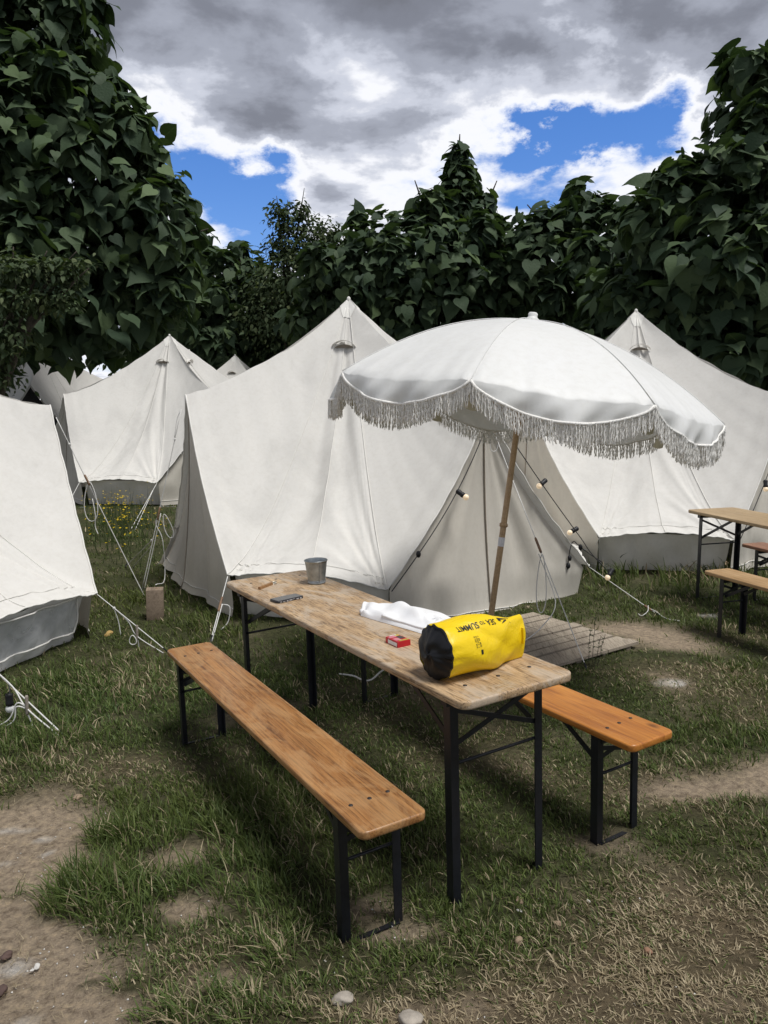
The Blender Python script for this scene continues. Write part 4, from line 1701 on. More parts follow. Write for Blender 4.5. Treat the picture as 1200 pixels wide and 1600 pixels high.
# right tent hem
A = TR['D'][0]['hp']
G = onground(912, 888)
guy('short white ropes from the right tent hem bundled beside the big tent',
    [sagline(A, G), sagline(A + Vector((.01, 0, 0)), G + Vector((.10, -.02, 0))), spline([A.lerp(G, .4), A.lerp(G, .5) + Vector((-.2, 0, .06)), A.lerp(G, .6) + Vector((-.30, 0, .10)), A.lerp(G, .8) + Vector((-.28, 0, -.02)), G + Vector((-.02, 0, .02))], 6),
     spline([A.lerp(G, .5), A.lerp(G, .6) + Vector((-.22, 0, .10)), A.lerp(G, .7) + Vector((-.25, 0, .0)), G + Vector((-.10, 0, .05))], 6)],
    (), (G, G - A))
# back left tent
A = TB['D'][1]['hm']
G = onground(204, 828)
guy('rope from the back left tent hem down into the buttercups', [sagline(A, G), sagline(A.lerp(G, .15), G + Vector((.06, 0, 0)))], (), (G, G - A), r=.005, knots=[along(A, G, .2)])
A = TB['D'][0]['hp']
G = onground(100, 800)
guy('rope from the back left tent corner half hidden behind the left edge tent', [sagline(A, G)], (), (G, G - A), r=.005)
# loose rope end under the table
q = [onground(530, 1053, .015), onground(552, 1056, .02), onground(568, 1063, .012), onground(580, 1062, .02), onground(592, 1052, .05), onground(600, 1046, .09)]
guy('loose end of white rope lying in the grass under the table', [spline(q, 6)], (), None, r=.006)


# ------------------------------------------------------------------ festoon lights
def festoon(label, cables, bulbs, extras=(), r=.0042):
    base = Vector(cables[0][0])
    Rt = root('string_lights', base, label, 'string lights', 'festoon cables')
    for c in cables:
        MB().tube(c, r, 6).build('cable', M_CABLE, Rt, base)
    for p, d, m in bulbs:
        p, d = Vector(p), Vector(d).normalized()
        q = d.to_track_quat('Z', 'Y').to_matrix()
        s = MB().lathe([(.008, -.016), (.020, -.010), (.022, .0), (.020, .036), (.023, .042), (.021, .058), (.015, .061)], 14, p, q).build('socket', M_CABLE, Rt, base)
        prof = [(.014, .056)] + [(.025 * math.sin(a), .080 - .025 * math.cos(a)) for a in np.linspace(.6, pi, 10)]
        MB().lathe(prof, 16, p, q).build('bulb', m, s, base)
    for p in extras:
        MB().lathe([(0, -.028), (.012, -.024), (.019, -.008), (.019, .008), (.012, .024), (0, .028)], 10, Vector(p)).build('empty_socket', M_CABLE, Rt, base)
    return Rt


D1 = TM['D'][1]
n1v = Vector((D1['n'].x, D1['n'].y, 0))
a, b = D1['A'] + n1v * .05, D1['hm'] + n1v * .04
cab = [a.lerp(b, i / 20) + n1v * .01 - UPV * (.03 * math.sin(pi * i / 20)) + Vector((D1['t'].x, D1['t'].y, 0)) * (.085 * math.sin(pi * i / 20)) for i in range(21)]
festoon('black light cable down the left edge of the front tent door, one lit bulb', [cab], [(cab[9] + n1v * .01, (.75, -.35, -.55), M_BULB)], [cab[16]])
a, b = D1['A'] + n1v * .05, dp(905, 842, D1['hp'].y - .12)
c_ = dp(955, 898, D1['hp'].y - .25)
cab = [a.lerp(b, i / 16) - UPV * (.02 * math.sin(pi * i / 16)) + n1v * .03 for i in range(17)]
cab2 = spline([cab[-1], dp(925, 866, b.y - .05), c_], 6)
pl = dp(893, 862, b.y)
cab3 = spline([dp(940, 878, b.y - .1), dp(922, 866, b.y), dp(906, 854, b.y), dp(896, 846, b.y + .02), dp(890, 862, b.y), dp(887, 890, b.y)], 6)
festoon('black light cable down the right edge of the front tent door, three warm bulbs',
        [cab, cab2, cab3], [(dp(852, 751, cab[10].y), (-.6, -.3, -.45), M_BULB), (dp(901, 826, b.y), (-.75, -.3, -.35), M_BULB), (dp(956, 891, c_.y), (-.5, -.3, -.7), M_BULB)],
        [dp(907, 855, b.y), dp(888, 884, b.y), dp(890, 872, b.y)])
E1 = TR['D'][1]
n2v = Vector((E1['n'].x, E1['n'].y, 0))
a, b = E1['A'] + n2v * .05, E1['hm'] + n2v * .05
cab = [a.lerp(b, i / 20) + Vector((E1['t'].x, E1['t'].y, 0)) * (.10 * math.sin(pi * i / 20)) for i in range(21)]
bb_ = dp(1196, 752, cab[14].y)
festoon('black light cable along the right tent door, lit bulb at the right edge', [cab, spline([cab[13], along(cab[13], bb_, .5), bb_], 5)], [(bb_, (0, -.2, -1), M_BULB)])
p0 = dp(1141, 848, 8.0)
festoon('short cable with one lit bulb hanging behind the right edge table leg', [spline([p0 + Vector((.05, .1, .25)), p0 + Vector((.0, .0, .12)), p0, dp(1137, 872, 8.0)], 6)], [(dp(1137, 868, 8.0), (-.25, -.2, -1), M_BULB)])
p0 = dp(14, 1087, G.y if False else 4.35)
festoon('black cable with a white unlit bulb by the rope at the left edge', [spline([dp(-12, 1040, 4.5), dp(8, 1062, 4.45), dp(22, 1075, 4.4), dp(30, 1086, 4.38)], 6), spline([dp(13, 1066, 4.4), dp(15, 1078, 4.37), p0], 5)], [(p0, (0, 0, -1), M_BULB_OFF)])


# ------------------------------------------------------------------ trees
def leaf_template(kind=0, droop=.34):
    """heart-shaped leaf, x along the midrib, about 1 long; (11+) verts, 12 tris"""
    if kind == 0:
        st = [(-.13, .16), (-.08, .33), (.10, .44), (.34, .43), (.58, .31), (.80, .14)]
    elif kind == 1:
        st = [(-.10, .14), (-.06, .34), (.10, .47), (.32, .46), (.56, .34), (.80, .15)]
    else:
        st = [(.0, .06), (.10, .16), (.28, .23), (.50, .24), (.70, .18), (.86, .09)]

    def z(x, y):
        return -droop * max(0, x) ** 2 + .34 * abs(y) - .75 * y * y
    v = [(0, 0, 0), (.22, 0, z(.22, 0)), (.48, 0, z(.48, 0)), (.74, 0, z(.74, 0)), (1.04, 0, z(1.04, 0) - .04)]
    f = []
    for s in (1, -1):
        o = len(v)
        v += [(x, s * y, z(x, y)) for x, y in st]
        t = [(0, o, o + 1), (0, o + 1, o + 2), (0, o + 2, 1), (1, o + 2, o + 3), (1, o + 3, 2), (2, o + 3, o + 4), (2, o + 4, 3), (3, o + 4, o + 5), (3, o + 5, 4)]
        f += [q if s < 0 else (q[0], q[2], q[1]) for q in t]
    f = [(a, c, b) for a, b, c in f]
    return np.array(v, float), np.array(f, int)


TEMPL = [leaf_template(0), leaf_template(1, .5), leaf_template(0, .12)]
TEMPL_S = [leaf_template(2, .2)]
LEAFMESH = []
for i, (v, f) in enumerate(TEMPL):
    me = bpy.data.meshes.new('leaf_shape')
    me.from_pydata([tuple(p) for p in v], [], [tuple(map(int, q)) for q in f])
    me.polygons.foreach_set('use_smooth', [True] * len(f))
    me.attributes.new('rib', 'FLOAT', 'POINT').data.foreach_set('value', [1.0] * 5 + [0.0] * (len(v) - 5))
    me.materials.append(M_LEAF)
    LEAFMESH.append(me)


def norm(a):
    return a / np.maximum(1e-9, np.linalg.norm(a, axis=-1, keepdims=True))


class Tree:
    def __init__(s, name, label, trunk, clumps, n, size, small=False, fill=.22, singles=300, mesh_mat=None, updown=.75, shoots=70):
        s.name, s.label, s.trunk, s.small, s.singles = name, label, Vector(trunk), small, singles
        s.mat = mesh_mat or (M_LEAF_S if small else M_LEAF)
        C = np.array([c[:3] for c in clumps], float)
        Rr = np.array([c[3:6] for c in clumps], float)
        s.C, s.R = C, Rr
        if not small:
            # shoots standing out of the crown, each with its own bunch of leaves
            k = RNG.choice(len(C), size=shoots, p=(Rr[:, 0] * Rr[:, 2]) / (Rr[:, 0] * Rr[:, 2]).sum())
            d = norm(RNG.normal(size=(shoots, 3)) + np.array((0, -.35, .25)))
            sc_ = C[k] + Rr[k] * d * RNG.uniform(.90, 1.14, (shoots, 1))
            sr_ = size * RNG.uniform(.55, 1.15, (shoots, 1)) * np.array((1, 1, 1.25))
            C, Rr = np.concatenate([C, sc_]), np.concatenate([Rr, sr_])
        area = (Rr[:, 0] * Rr[:, 2] + Rr[:, 1] * Rr[:, 2] + Rr[:, 0] * Rr[:, 1])
        wgt = area ** .85 / (area ** .85).sum()
        P, O = [], []
        need = n
        while need > 0:
            k = RNG.choice(len(C), size=need * 2, p=wgt)
            d = norm(RNG.normal(size=(need * 2, 3)))
            inside = RNG.random(need * 2) < fill
            rad = np.where(inside, RNG.random(need * 2) ** .5 * .9, 1.02 - .42 * RNG.random(need * 2) ** 1.7)
            rad = np.where(RNG.random(need * 2) < .07, rad * RNG.uniform(1.02, 1.2, need * 2), rad)
            lump = 1 + .16 * np.sin(d[:, 0] * 7 + k) * np.cos(d[:, 2] * 6 + 2 * k) + RNG.normal(0, .035, need * 2)
            p = C[k] + Rr[k] * d * (rad * lump)[:, None]
            if small:
                p = p + RNG.normal(0, .16, p.shape) * Rr[k] + RNG.normal(0, .05, p.shape)
            q = (p[:, None, :] - C[None]) / Rr[None]
            m = np.linalg.norm(q, axis=2)
            m[np.arange(len(k)), k] = 9
            keep = (m.min(1) > .72) | inside
            keep &= p[:, 2] > .35
            P.append(p[keep][:need])
            O.append(norm(d[keep][:need] / Rr[k][keep][:need]))
            need = n - sum(len(x) for x in P)
        s.P = np.concatenate(P)[:n]
        s.O = np.concatenate(O)[:n]
        up = np.array((0, 0, 1.0))
        s.Nn = norm(.62 * s.O + updown * up + RNG.normal(0, .48, (n, 3)))
        T = .75 * s.O - .8 * up + RNG.normal(0, .62, (n, 3))
        T = T - (T * s.Nn).sum(1, keepdims=True) * s.Nn
        s.Tn = norm(T)
        s.S = size * np.clip(RNG.normal(.94, .30, n), .34, 1.55)
        s.kind = RNG.integers(0, 1 if small else 3, n)

    def mats(s):
        Y = np.cross(s.Nn, s.Tn)
        return np.stack([s.Tn, Y, s.Nn], 2) * s.S[:, None, None]       # columns


def C_(px, py, Y, rx, rz, ry=None):
    """a clump whose centre shows at a pixel, with radii in pixels at that distance"""
    p = dp(px, py, Y)
    k = Y / F_PX
    return (p.x, p.y, p.z, rx * k, (ry if ry else (rx + rz) / 2 * k), rz * k)


TREES = []
TREES.append(Tree('paulownia_tree', 'tall dark tree with huge heart shaped leaves filling the upper left', (-9.6, 17.5, .2), [
    C_(-60, 60, 17.5, 190, 190), C_(40, 110, 16.8, 120, 130), C_(60, 250, 16.2, 150, 140), C_(160, 330, 16.4, 130, 120), C_(225, 390, 16.8, 90, 105), C_(-40, 330, 15.8, 160, 170),
    C_(70, 440, 16.0, 150, 120), C_(170, 470, 16.6, 115, 85), C_(30, 0, 17.0, 80, 100), C_(150, 215, 16.8, 90, 80), C_(-60, 500, 16.4, 120, 90)],
    10500, .325, fill=.28, shoots=120))
TREES.append(Tree('paulownia_tree', 'dark tree with huge heart shaped leaves filling the right side', (7.0, 15.5, .1), [
    C_(1210, 200, 15.0, 95, 110), C_(1185, 330, 14.6, 140, 125), C_(1110, 410, 14.4, 130, 115), C_(1060, 470, 14.8, 110, 85), C_(1210, 470, 13.8, 130, 120), C_(1150, 560, 14.2, 120, 80),
    C_(1290, 350, 15.0, 130, 170), C_(1280, 540, 14.5, 120, 100), C_(1000, 500, 15.4, 90, 60), C_(1230, 120, 15.2, 55, 50)],
    7600, .315, fill=.28, shoots=100))
TREES.append(Tree('paulownia_tree', 'broad leaved tree with a tall leafy spire rising behind the parasol', (1.9, 22.5, .1), [
    C_(716, 322, 22.0, 28, 66), C_(718, 285, 22.0, 17, 34), C_(718, 262, 22.0, 13, 30), C_(717, 240, 22.0, 7, 20), C_(688, 368, 22.0, 52, 48), C_(748, 385, 22.4, 52, 52), C_(620, 400, 21.6, 90, 65), C_(560, 440, 21.4, 90, 70), C_(680, 430, 21.2, 110, 80),
    C_(640, 500, 21.5, 120, 65), C_(760, 460, 22.0, 80, 75), C_(530, 500, 21.8, 80, 60), C_(662, 322, 22.0, 20, 26), C_(760, 322, 22.2, 12, 22)],
    5200, .315, fill=.24, shoots=34))
TREES.append(Tree('paulownia_tree', 'lower broad leaved tree with sky gaps between parasol top and right tree', (6.3, 21.5, .1), [
    C_(860, 400, 21.0, 95, 75), C_(930, 370, 21.4, 70, 55), C_(820, 450, 21.0, 70, 55), C_(920, 440, 20.6, 85, 65), C_(980, 400, 21.0, 55, 70), C_(800, 390, 21.6, 40, 40), C_(900, 345, 21.6, 45, 35), C_(960, 480, 20.5, 80, 50), C_(850, 350, 21.6, 25, 25)],
    2500, .325, fill=.15, shoots=30))
TREES.append(Tree('paulownia_tree', 'broad leaved tree behind the far tents, right of the tall left tree', (-5.6, 27.0, .1), [
    C_(360, 440, 26.0, 65, 50), C_(330, 500, 25.5, 80, 60), C_(400, 510, 26.0, 75, 65), C_(350, 550, 25.6, 90, 45), C_(375, 400, 26.2, 25, 20), C_(290, 450, 26.5, 40, 60), C_(440, 540, 26, 60, 50), C_(250, 540, 26, 70, 50)],
    3600, .34, fill=.28))
TREES.append(Tree('feathery_tree', 'slender small leaved tree with wispy top left of the spire tree', (-2.6, 24.5, .1), [
    C_(450, 345, 24.0, 30, 22), C_(470, 330, 24.0, 14, 14), C_(435, 330, 24.0, 14, 12), C_(500, 365, 24.0, 34, 24), C_(480, 400, 24.0, 55, 32), C_(445, 385, 24.0, 30, 20), C_(450, 440, 24.0, 60, 45), C_(430, 490, 24.2, 60, 60), C_(530, 385, 24.2, 26, 30), C_(500, 460, 24.0, 60, 60)],
    9000, .135, small=True, fill=.5, singles=0))
TREES.append(Tree('small_leaved_shrub', 'small leaved bushy branches at the left edge below the tall tree', (-6.8, 13.2, .1), [
    C_(20, 470, 12.6, 60, 16), C_(60, 425, 12.6, 62, 12), C_(100, 415, 12.6, 44, 8), C_(20, 420, 12.8, 40, 25), C_(90, 470, 12.6, 34, 16), C_(0, 525, 12.6, 45, 35), C_(-20, 585, 12.8, 45, 30), C_(110, 445, 12.6, 16, 6)],
    3600, .105, small=True, fill=.5, singles=0))
TREES.append(Tree('hedge_tree', 'dense dark evergreen mass low behind the middle tents', (-1.0, 30.0, .1), [
    C_(440, 560, 30, 150, 80), C_(640, 560, 30, 150, 80), C_(840, 520, 30, 110, 60), C_(300, 560, 30, 120, 70)],
    8000, .24, small=True, fill=.4, singles=0))

# which leaves does the picture show? nearest leaf in each small cell of the view, over all trees
cellbest = {}
for ti, t in enumerate(TREES):
    if t.singles == 0:
        continue
    cen = t.P + t.Tn * (t.S * .45)[:, None]
    x, y, d = project(cen)
    t.px = t.S * F_PX / d
    ok = (x > 0) & (x < 1200) & (y > 0) & (y < 640) & (d > 0)
    for i in np.nonzero(ok)[0]:
        key = (int(x[i] // 13), int(y[i] // 13))
        if key not in cellbest or d[i] < cellbest[key][0]:
            cellbest[key] = (d[i], ti, i)
vis = {}
for d, ti, i in cellbest.values():
    vis.setdefault(ti, []).append(i)


def limbs(t):
    R_ = MB()
    c = t.trunk
    rn = random.Random(len(t.P))
    k = 1.4 if not t.small else .8
    topc = Vector(t.C[np.argmax(t.C[:, 2])])
    axis = [Vector((c.x, c.y, gz(c.x, c.y) - .1))]
    H = max(2.5, topc.z)
    for i in range(1, 9):
        f = i / 8
        q = Vector((c.x, c.y, 0)).lerp(Vector((topc.x, topc.y, 0)), max(0, f - .35) / .65)
        axis.append(Vector((q.x + rn.uniform(-.06, .06), q.y + rn.uniform(-.06, .06), H * f)))
    R_.tube(axis, [.17 * k * (1 - .85 * i / 8) for i in range(9)], 9)
    out = [('trunk', R_)]
    for cc in t.C:
        cc = Vector(cc)
        if t.small and cc.z < 1:
            continue
        f = max(1, min(7, int(cc.z / H * 8 - 2)))
        a = axis[f]
        b = a.lerp(cc, .5) + Vector((0, 0, .12 * (cc - a).length))
        out.append(('limb', MB().tube(spline([a, b, cc, cc + (cc - b) * .6], 4), [.05 * k * (1 - .8 * i / 12) for i in range(13)], 6)))
    return out


for ti, t in enumerate(TREES):
    base = Vector((t.trunk.x, t.trunk.y, gz(t.trunk.x, t.trunk.y)))
    Rt = root(t.name, base, t.label, 'shrub' if 'shrub' in t.name else 'tree')
    for nm, mb in limbs(t):
        mb.build(nm, M_TRUNK, Rt, base)
    n = len(t.P)
    Mx = t.mats()
    single = np.zeros(n, bool)
    if t.singles:
        v = np.array(vis.get(ti, []), int)
        v = v[np.argsort(-t.px[v])][:t.singles]
        single[v] = True
        for i in v:
            o = bpy.data.objects.new('leaf', LEAFMESH[t.kind[i]])
            m3 = Mx[i]
            p = t.P[i] - np.array(base)
            o.matrix_local = Matrix([[*m3[0], p[0]], [*m3[1], p[1]], [*m3[2], p[2]], [0, 0, 0, 1]])
            o.parent = Rt
            COL.objects.link(o)
    rest = np.nonzero(~single)[0]
    VV, FF, RR = [], [], []
    off = 0
    tm = TEMPL_S if t.small else TEMPL
    for kd, (tv, tf) in enumerate(tm):
        ids = rest[t.kind[rest] == kd]
        if len(ids) == 0:
            continue
        V = np.einsum('nij,kj->nki', Mx[ids], tv) + t.P[ids][:, None, :] - np.array(base)
        F_ = tf[None] + (np.arange(len(ids)) * len(tv))[:, None, None] + off
        VV.append(V.reshape(-1, 3))
        FF.append(F_.reshape(-1, 3))
        RR.append(np.repeat(RNG.random(len(ids)), len(tv)))
        off += len(ids) * len(tv)
    o = np_mesh('foliage', np.concatenate(VV), np.concatenate(FF), t.mat, fac=np.concatenate(RR))
    if not t.small:
        nv = len(TEMPL[0][0])
        rib = np.tile((np.arange(nv) < 5).astype(np.float32), len(o.data.vertices) // nv)
        o.data.attributes.new('rib', 'FLOAT', 'POINT').data.foreach_set('value', rib)
    o.parent = Rt
    tag(o, kind='stuff')


# ------------------------------------------------------------------ grass
def grass_field():
    pts = []
    # bands of distance: (y0, y1, clumps per m2, blades per clump)
    for y0, y1, cd, nb in ((1.7, 2.6, 900, 14), (2.6, 3.6, 620, 13), (3.6, 5.0, 360, 12), (5.0, 7.0, 180, 10), (7.0, 10.0, 60, 9), (10, 17, 24, 8)):
        w0 = .52 * y1 + .35
        n = int((y1 - y0) * 2 * w0 * cd)
        x = RNG.uniform(-w0, w0, n)
        y = RNG.uniform(y0, y1, n)
        pts.append(np.stack([x, y, np.full(n, nb)], 1))
    c = np.concatenate(pts)
    x, y = c[:, 0], c[:, 1]
    bare, dry = bare_of(x, y), dry_of(x, y)
    dens = np.clip(1.06 - 1.12 * bare, .0, 1)
    keep = RNG.random(len(x)) < dens
    # keep the inside of the tents clear
    for cx, cy, r in ((-.212, 8.203, 1.75), (3.14, 9.953, 1.75), (-4.523, 5.828, 1.75), (-3.972, 14.934, 1.8)):
        keep &= (x - cx) ** 2 + (y - cy) ** 2 > r * r
    c, x, y, bare, dry = c[keep], x[keep], y[keep], bare[keep], dry[keep]
    lush = fbm(x * 1.3 + 2, y * 1.3 - 4, 51, 3)
    tall = np.clip((lush - .45) * 2.2, 0, 1)
    # longer grass along the tents and under the furniture
    long_ = np.zeros(len(x))
    for px, py, rx, ry, a in ((960, 890, .55, .7, 1.7), (1100, 900, .9, .7, 1.3), (170, 1060, .55, .5, .55), (230, 940, .4, .4, .5), (330, 985, .3, .4, .5), (140, 1390, .22, .16, .9), (170, 1300, .2, .12, .5),
                              (330, 1330, .35, .35, .42), (420, 1250, .35, .4, .4), (330, 1400, .25, .12, .45), (60, 1150, .3, .3, .5), (200, 830, .8, 1.2, .5), (330, 1580, .2, .06, .6), (150, 1400, .15, .10, .9), (35, 1318, .06, .03, .5), (210, 1535, .06, .03, .5), (420, 1490, .12, .06, .6), (330, 1570, .1, .05, .6)):
        long_ = np.maximum(long_, blob(x, y, px, py, rx, ry, a))
    nb = c[:, 2].astype(int)
    idx = np.repeat(np.arange(len(x)), nb)
    n = len(idx)
    X, Y = x[idx], y[idx]
    a = RNG.uniform(0, 2 * pi, n)
    spread = .028 + .006 * Y
    rr = np.sqrt(RNG.random(n)) * spread
    BX, BY = X + rr * np.cos(a), Y + rr * np.sin(a)
    b2, d2 = bare_of(BX, BY), dry[idx]
    ok = RNG.random(n) < np.clip(1.15 - 1.1 * b2, 0, 1)
    idx, BX, BY, a, d2 = idx[ok], BX[ok], BY[ok], a[ok], d2[ok]
    n = len(idx)
    H = (.030 + .036 * tall[idx] + .14 * long_[idx]) * RNG.uniform(.5, 1.35, n) * (1 - .35 * d2)
    lean = np.clip(RNG.normal(.55, .28, n) + .45 * d2, .05, 1.4)
    la = a * .6 + RNG.uniform(0, 2 * pi, n) * .4 + RNG.normal(0, .5, n)
    wid = (.0010 + .00045 * BY) * RNG.uniform(.6, 1.3, n) * (1 + .25 * long_[idx])
    BZ = ground_z(BX, BY) - .012 * bare_of(BX, BY)
    # straight up to drooping: four stations
    dirx, diry = np.cos(la), np.sin(la)
    wa = RNG.uniform(0, pi, n)
    wx, wy = np.cos(wa), np.sin(wa)
    V = np.zeros((n, 7, 3), np.float32)
    for k, (t, w) in enumerate(((0, .8), (.4, 1.0), (.75, .65), (1, 0))):
        hz = H * (t - .42 * np.minimum(lean, 1.2) * t * t)
        ho = H * lean * (.35 * t + .65 * t * t)
        cx, cy, cz = BX + dirx * ho, BY + diry * ho, BZ + hz - .004
        if k < 3:
            V[:, 2 * k] = np.stack([cx - wx * wid * w, cy - wy * wid * w, cz], 1)
            V[:, 2 * k + 1] = np.stack([cx + wx * wid * w, cy + wy * wid * w, cz], 1)
        else:
            V[:, 6] = np.stack([cx, cy, cz], 1)
    tri = np.array([(0, 1, 3), (0, 3, 2), (2, 3, 5), (2, 5, 4), (4, 5, 6)])
    T = (tri[None] + (np.arange(n) * 7)[:, None, None]).reshape(-1, 3)
    g1, g2 = np.array((.057, .102, .028)), np.array((.142, .192, .056))
    st1, st2 = np.array((.30, .24, .145)), np.array((.56, .47, .31))
    u = RNG.random((n, 1))
    hue = fbm(BX * .9 + 3, BY * .9, 77, 3)[:, None]
    green = g1 * (1 - u) + g2 * u
    green = green * (1 - .35 * (hue - .3)) + np.array((.03, .018, 0)) * hue
    straw = st1 * (1 - u) + st2 * u
    isdry = (RNG.random(n) < np.clip(.06 + .80 * d2, 0, .9))[:, None]
    col = np.where(isdry, straw, green)
    col = np.repeat(col, 7, 0)
    V, T = V.reshape(-1, 3), T
    # dead straw lying flat over lawn and bare soil alike
    m = 15000
    w = RNG.uniform(1.75, 4.6, m)
    sx_ = RNG.uniform(-1, 1, m) * (.52 * w + .3)
    b3 = np.clip(bare_of(sx_, w) * .8 + dry_of(sx_, w) * .5, 0, 1)
    k3 = RNG.random(m) < .12 + .75 * b3
    sx_, w = sx_[k3], w[k3]
    m = len(w)
    ang, ln = RNG.uniform(0, 2 * pi, m), RNG.uniform(.012, .055, m)
    hw = RNG.uniform(.0006, .0014, m)
    ex_, ey_ = sx_ + np.cos(ang) * ln, w + np.sin(ang) * ln
    z0, z1 = ground_z(sx_, w) + RNG.uniform(-.004, .012, m), ground_z(ex_, ey_) + RNG.uniform(-.006, .02, m)
    nx_, ny_ = -np.sin(ang) * hw, np.cos(ang) * hw
    SV = np.stack([np.stack([sx_ - nx_, w - ny_, z0], 1), np.stack([sx_ + nx_, w + ny_, z0], 1), np.stack([ex_, ey_, z1], 1)], 1).reshape(-1, 3)
    ST = (np.arange(m) * 3)[:, None] + np.array((0, 1, 2)) + len(V)
    uu = RNG.random((m, 1))
    sc_ = np.array((.22, .165, .10)) * (1 - uu) + np.array((.48, .40, .26)) * uu
    V, T, col = np.concatenate([V, SV]), np.concatenate([T, ST]), np.concatenate([col, np.repeat(sc_, 3, 0)])
    o = np_mesh('grass', V, T, M_GRASS, col, smooth=False)
    tag(o, 'short patchy green and straw coloured grass over the whole ground', 'grass', kind='stuff')
    return n


NBL = grass_field()
print('blades', NBL)


# ------------------------------------------------------------------ stones, litter, buttercups
def stone(label, px, py, w_px, m, seed, flat=.55, name='stone'):
    p = onground(px, py)
    r = w_px / F_PX * p.y / 2
    rn = random.Random(seed)
    import bmesh
    bm = bmesh.new()
    bmesh.ops.create_icosphere(bm, subdivisions=3, radius=1)
    ph = [rn.uniform(0, 6) for _ in range(6)]
    for v in bm.verts:
        d = v.co.copy()
        k = 1 + .16 * math.sin(3 * d.x + ph[0]) * math.cos(2.5 * d.y + ph[1]) + .12 * math.sin(4 * d.z + ph[2] + 2 * d.x) + rn.uniform(-.018, .018) - .10 * abs(math.sin(5 * d.x + 3 * d.y + ph[3]))
        v.co = Vector((d.x * k * r, d.y * k * r * .8, d.z * k * r * flat))
    me = bpy.data.meshes.new(name)
    bm.to_mesh(me)
    bm.free()
    me.polygons.foreach_set('use_smooth', [True] * len(me.polygons))
    me.materials.append(m)
    o = bpy.data.objects.new(name, me)
    COL.objects.link(o)
    o.location = p + Vector((0, 0, r * flat * .4))
    o.rotation_euler = (rn.uniform(-.3, .3), rn.uniform(-.3, .3), rn.uniform(0, 6))
    return tag(o, label, 'stone', 'stones in the grass')


M_STONE_W = simple('chalk_stone', (.62, .60, .56), rough=.9, var=.15, bump=.5, bscale=40)
M_STONE_B = simple('brown_stone', (.30, .22, .15), rough=.9, var=.25, bump=.5, bscale=40)
M_STONE_R = simple('dark_red_stone', (.10, .065, .055), rough=.9, var=.25, bump=.5, bscale=40)
stone('pale grey stone lying alone at the bottom, largest in view', 536, 1565, 40, M_STONE, 1)
stone('grey stone cut off by the bottom edge', 640, 1596, 44, M_STONE, 2)
stone('tan rounded stone right of the nearest table leg', 812, 1408, 17, M_STONE_B, 3)
stone('tan angular stone between dry grass and lawn, right of the nearest table leg', 872, 1444, 15, M_STONE_B, 4)
stone('upright brown stone below the nearest table leg', 811, 1474, 19, M_STONE_B, 5, .9)
stone('small pale stone in grass below the right bench', 920, 1409, 8, M_STONE_W, 6)
stone('reddish flat stone in the straw at lower right', 1012, 1488, 20, simple('red_stone', (.28, .16, .10), rough=.9), 7)
stone('white chalk stone on the bare soil at lower left', 58, 1511, 13, M_STONE_W, 8)
stone('small chalk stone beside the white one at lower left', 50, 1517, 8, M_STONE_W, 9)
stone('dark red stone at the left edge by the chalk patch', 10, 1495, 22, M_STONE_R, 10)
stone('dark stone cut by the left edge near the bottom corner', 2, 1550, 26, M_STONE_R, 11)
stone('grey pebble at the foot of the big grass tuft', 150, 1453, 9, M_STONE, 12)
stone('pale pebble below the tip of the tan stone', 812, 1424, 12, M_STONE_W, 13, .4)
stone('orange tinted stone in grass below the left edge tent rope', 170, 992, 15, simple('ochre_stone', (.42, .28, .10), rough=.9), 14)
stone('flat pale stone in grass at the left, above the bare soil', 122, 1246, 16, M_STONE_B, 15, .4)


def chips():
    V, T = [], []
    n = 420
    px = np.concatenate([RNG.uniform(0, 420, 200), RNG.uniform(500, 1200, 220)])
    py = np.concatenate([RNG.uniform(1260, 1600, 200), RNG.uniform(1380, 1600, 220)])
    for i in range(n):
        p = gp(float(px[i]), float(py[i]))
        b = float(bare_of(np.array([p.x]), np.array([p.y]))[0])
        if RNG.random() > b + .12:
            continue
        z = gz(p.x, p.y) - .012 * b
        r = RNG.uniform(.0015, .005)
        o = len(V)
        d = RNG.normal(0, .35, (6, 3))
        for k, q in enumerate(((1, 0, 0), (0, 1, 0), (-1, 0, 0), (0, -1, 0), (0, 0, .7), (0, 0, -.7))):
            V.append((p.x + (q[0] + d[k][0]) * r, p.y + (q[1] + d[k][1]) * r, z + .002 + (q[2] + d[k][2] * .5) * r))
        T += [(o, o + 1, o + 4), (o + 1, o + 2, o + 4), (o + 2, o + 3, o + 4), (o + 3, o, o + 4), (o + 1, o, o + 5), (o + 2, o + 1, o + 5), (o + 3, o + 2, o + 5), (o, o + 3, o + 5)]
    o = np_mesh('gravel', np.array(V), np.array(T), M_STONE_W, smooth=False)
    tag(o, 'scattered white chips of chalk on the bare soil', 'gravel', kind='stuff')


chips()


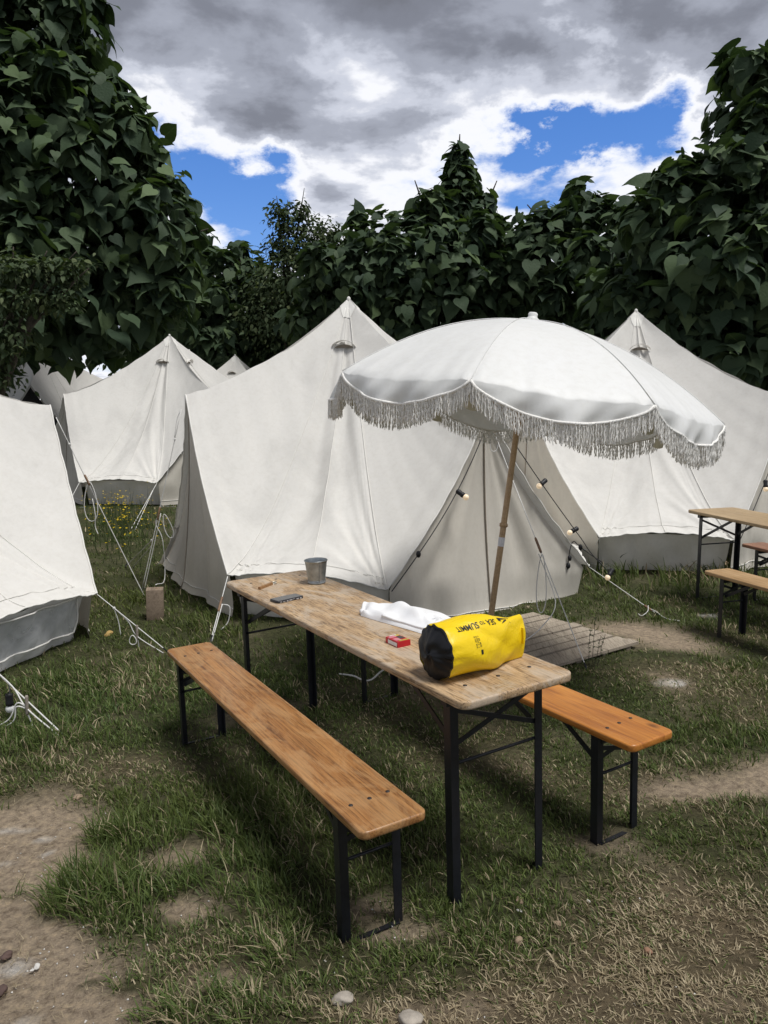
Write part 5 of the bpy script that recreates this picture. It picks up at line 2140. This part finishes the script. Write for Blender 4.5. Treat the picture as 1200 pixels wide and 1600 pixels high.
def buttercups():
    V, T, C = [], [], []
    for i in range(260):
        px, py = RNG.normal(190, 32), RNG.normal(826, 24)
        p = onground(float(px), float(py))
        h = RNG.uniform(.15, .42)
        r = RNG.uniform(.008, .015)
        o = len(V)
        top = np.array((p.x + RNG.normal(0, .05), p.y, p.z + h))
        # stem
        V += [(p.x - .004, p.y, p.z), (p.x + .004, p.y, p.z), tuple(top)]
        T.append((o, o + 1, o + 2))
        C += [(.06, .09, .03)] * 3
        o = len(V)
        V.append(tuple(top))
        C.append((.55, .40, .02))
        tl = RNG.normal(0, .3, 2)
        for k in range(6):
            a = k * pi / 3
            V.append((top[0] + r * math.cos(a), top[1] + r * math.sin(a) , top[2] + .4 * r + r * (tl[0] * math.cos(a) + tl[1] * math.sin(a))))
            C.append((.70, .50, .02))
        T += [(o, o + 1 + k, o + 1 + (k + 1) % 6) for k in range(6)]
    o = np_mesh('buttercups', np.array(V), np.array(T), M_GRASS, np.array(C), smooth=False)
    tag(o, 'yellow buttercups in the grass in front of the back left tent', 'flowers', kind='stuff')


buttercups()


def weed():
    p = onground(922, 1040)
    Rt = root('weed', p, 'thin upright weed with tiny leaves growing through the duckboard edge', 'weed')
    rn = random.Random(6)
    stem = MB()
    lv = MB()
    for s in range(4):
        q = [p + Vector((rn.uniform(-.04, .04), rn.uniform(-.03, .03), 0))]
        d = Vector((rn.uniform(-.25, .25), rn.uniform(-.2, .2), 1))
        for i in range(8):
            q.append(q[-1] + d * (.028 + .012 * (s == 0)) + Vector((rn.uniform(-.006, .006), 0, 0)))
        stem.tube(q, .0016, 5)
        for c in q[1:]:
            for _ in range(3):
                a = rn.uniform(0, 6.28)
                u = Vector((math.cos(a), math.sin(a), .5)) * rn.uniform(.012, .022)
                w = Vector((-u.y, u.x, 0)) * .35
                lv.add([c, c + u * .5 + w, c + u, c + u * .5 - w], [(0, 1, 2, 3)])
    stem.build('stem', M_TRUNK, Rt, p)
    tag(lv.build('foliage', M_LEAF_S, Rt, p), kind='stuff')


weed()
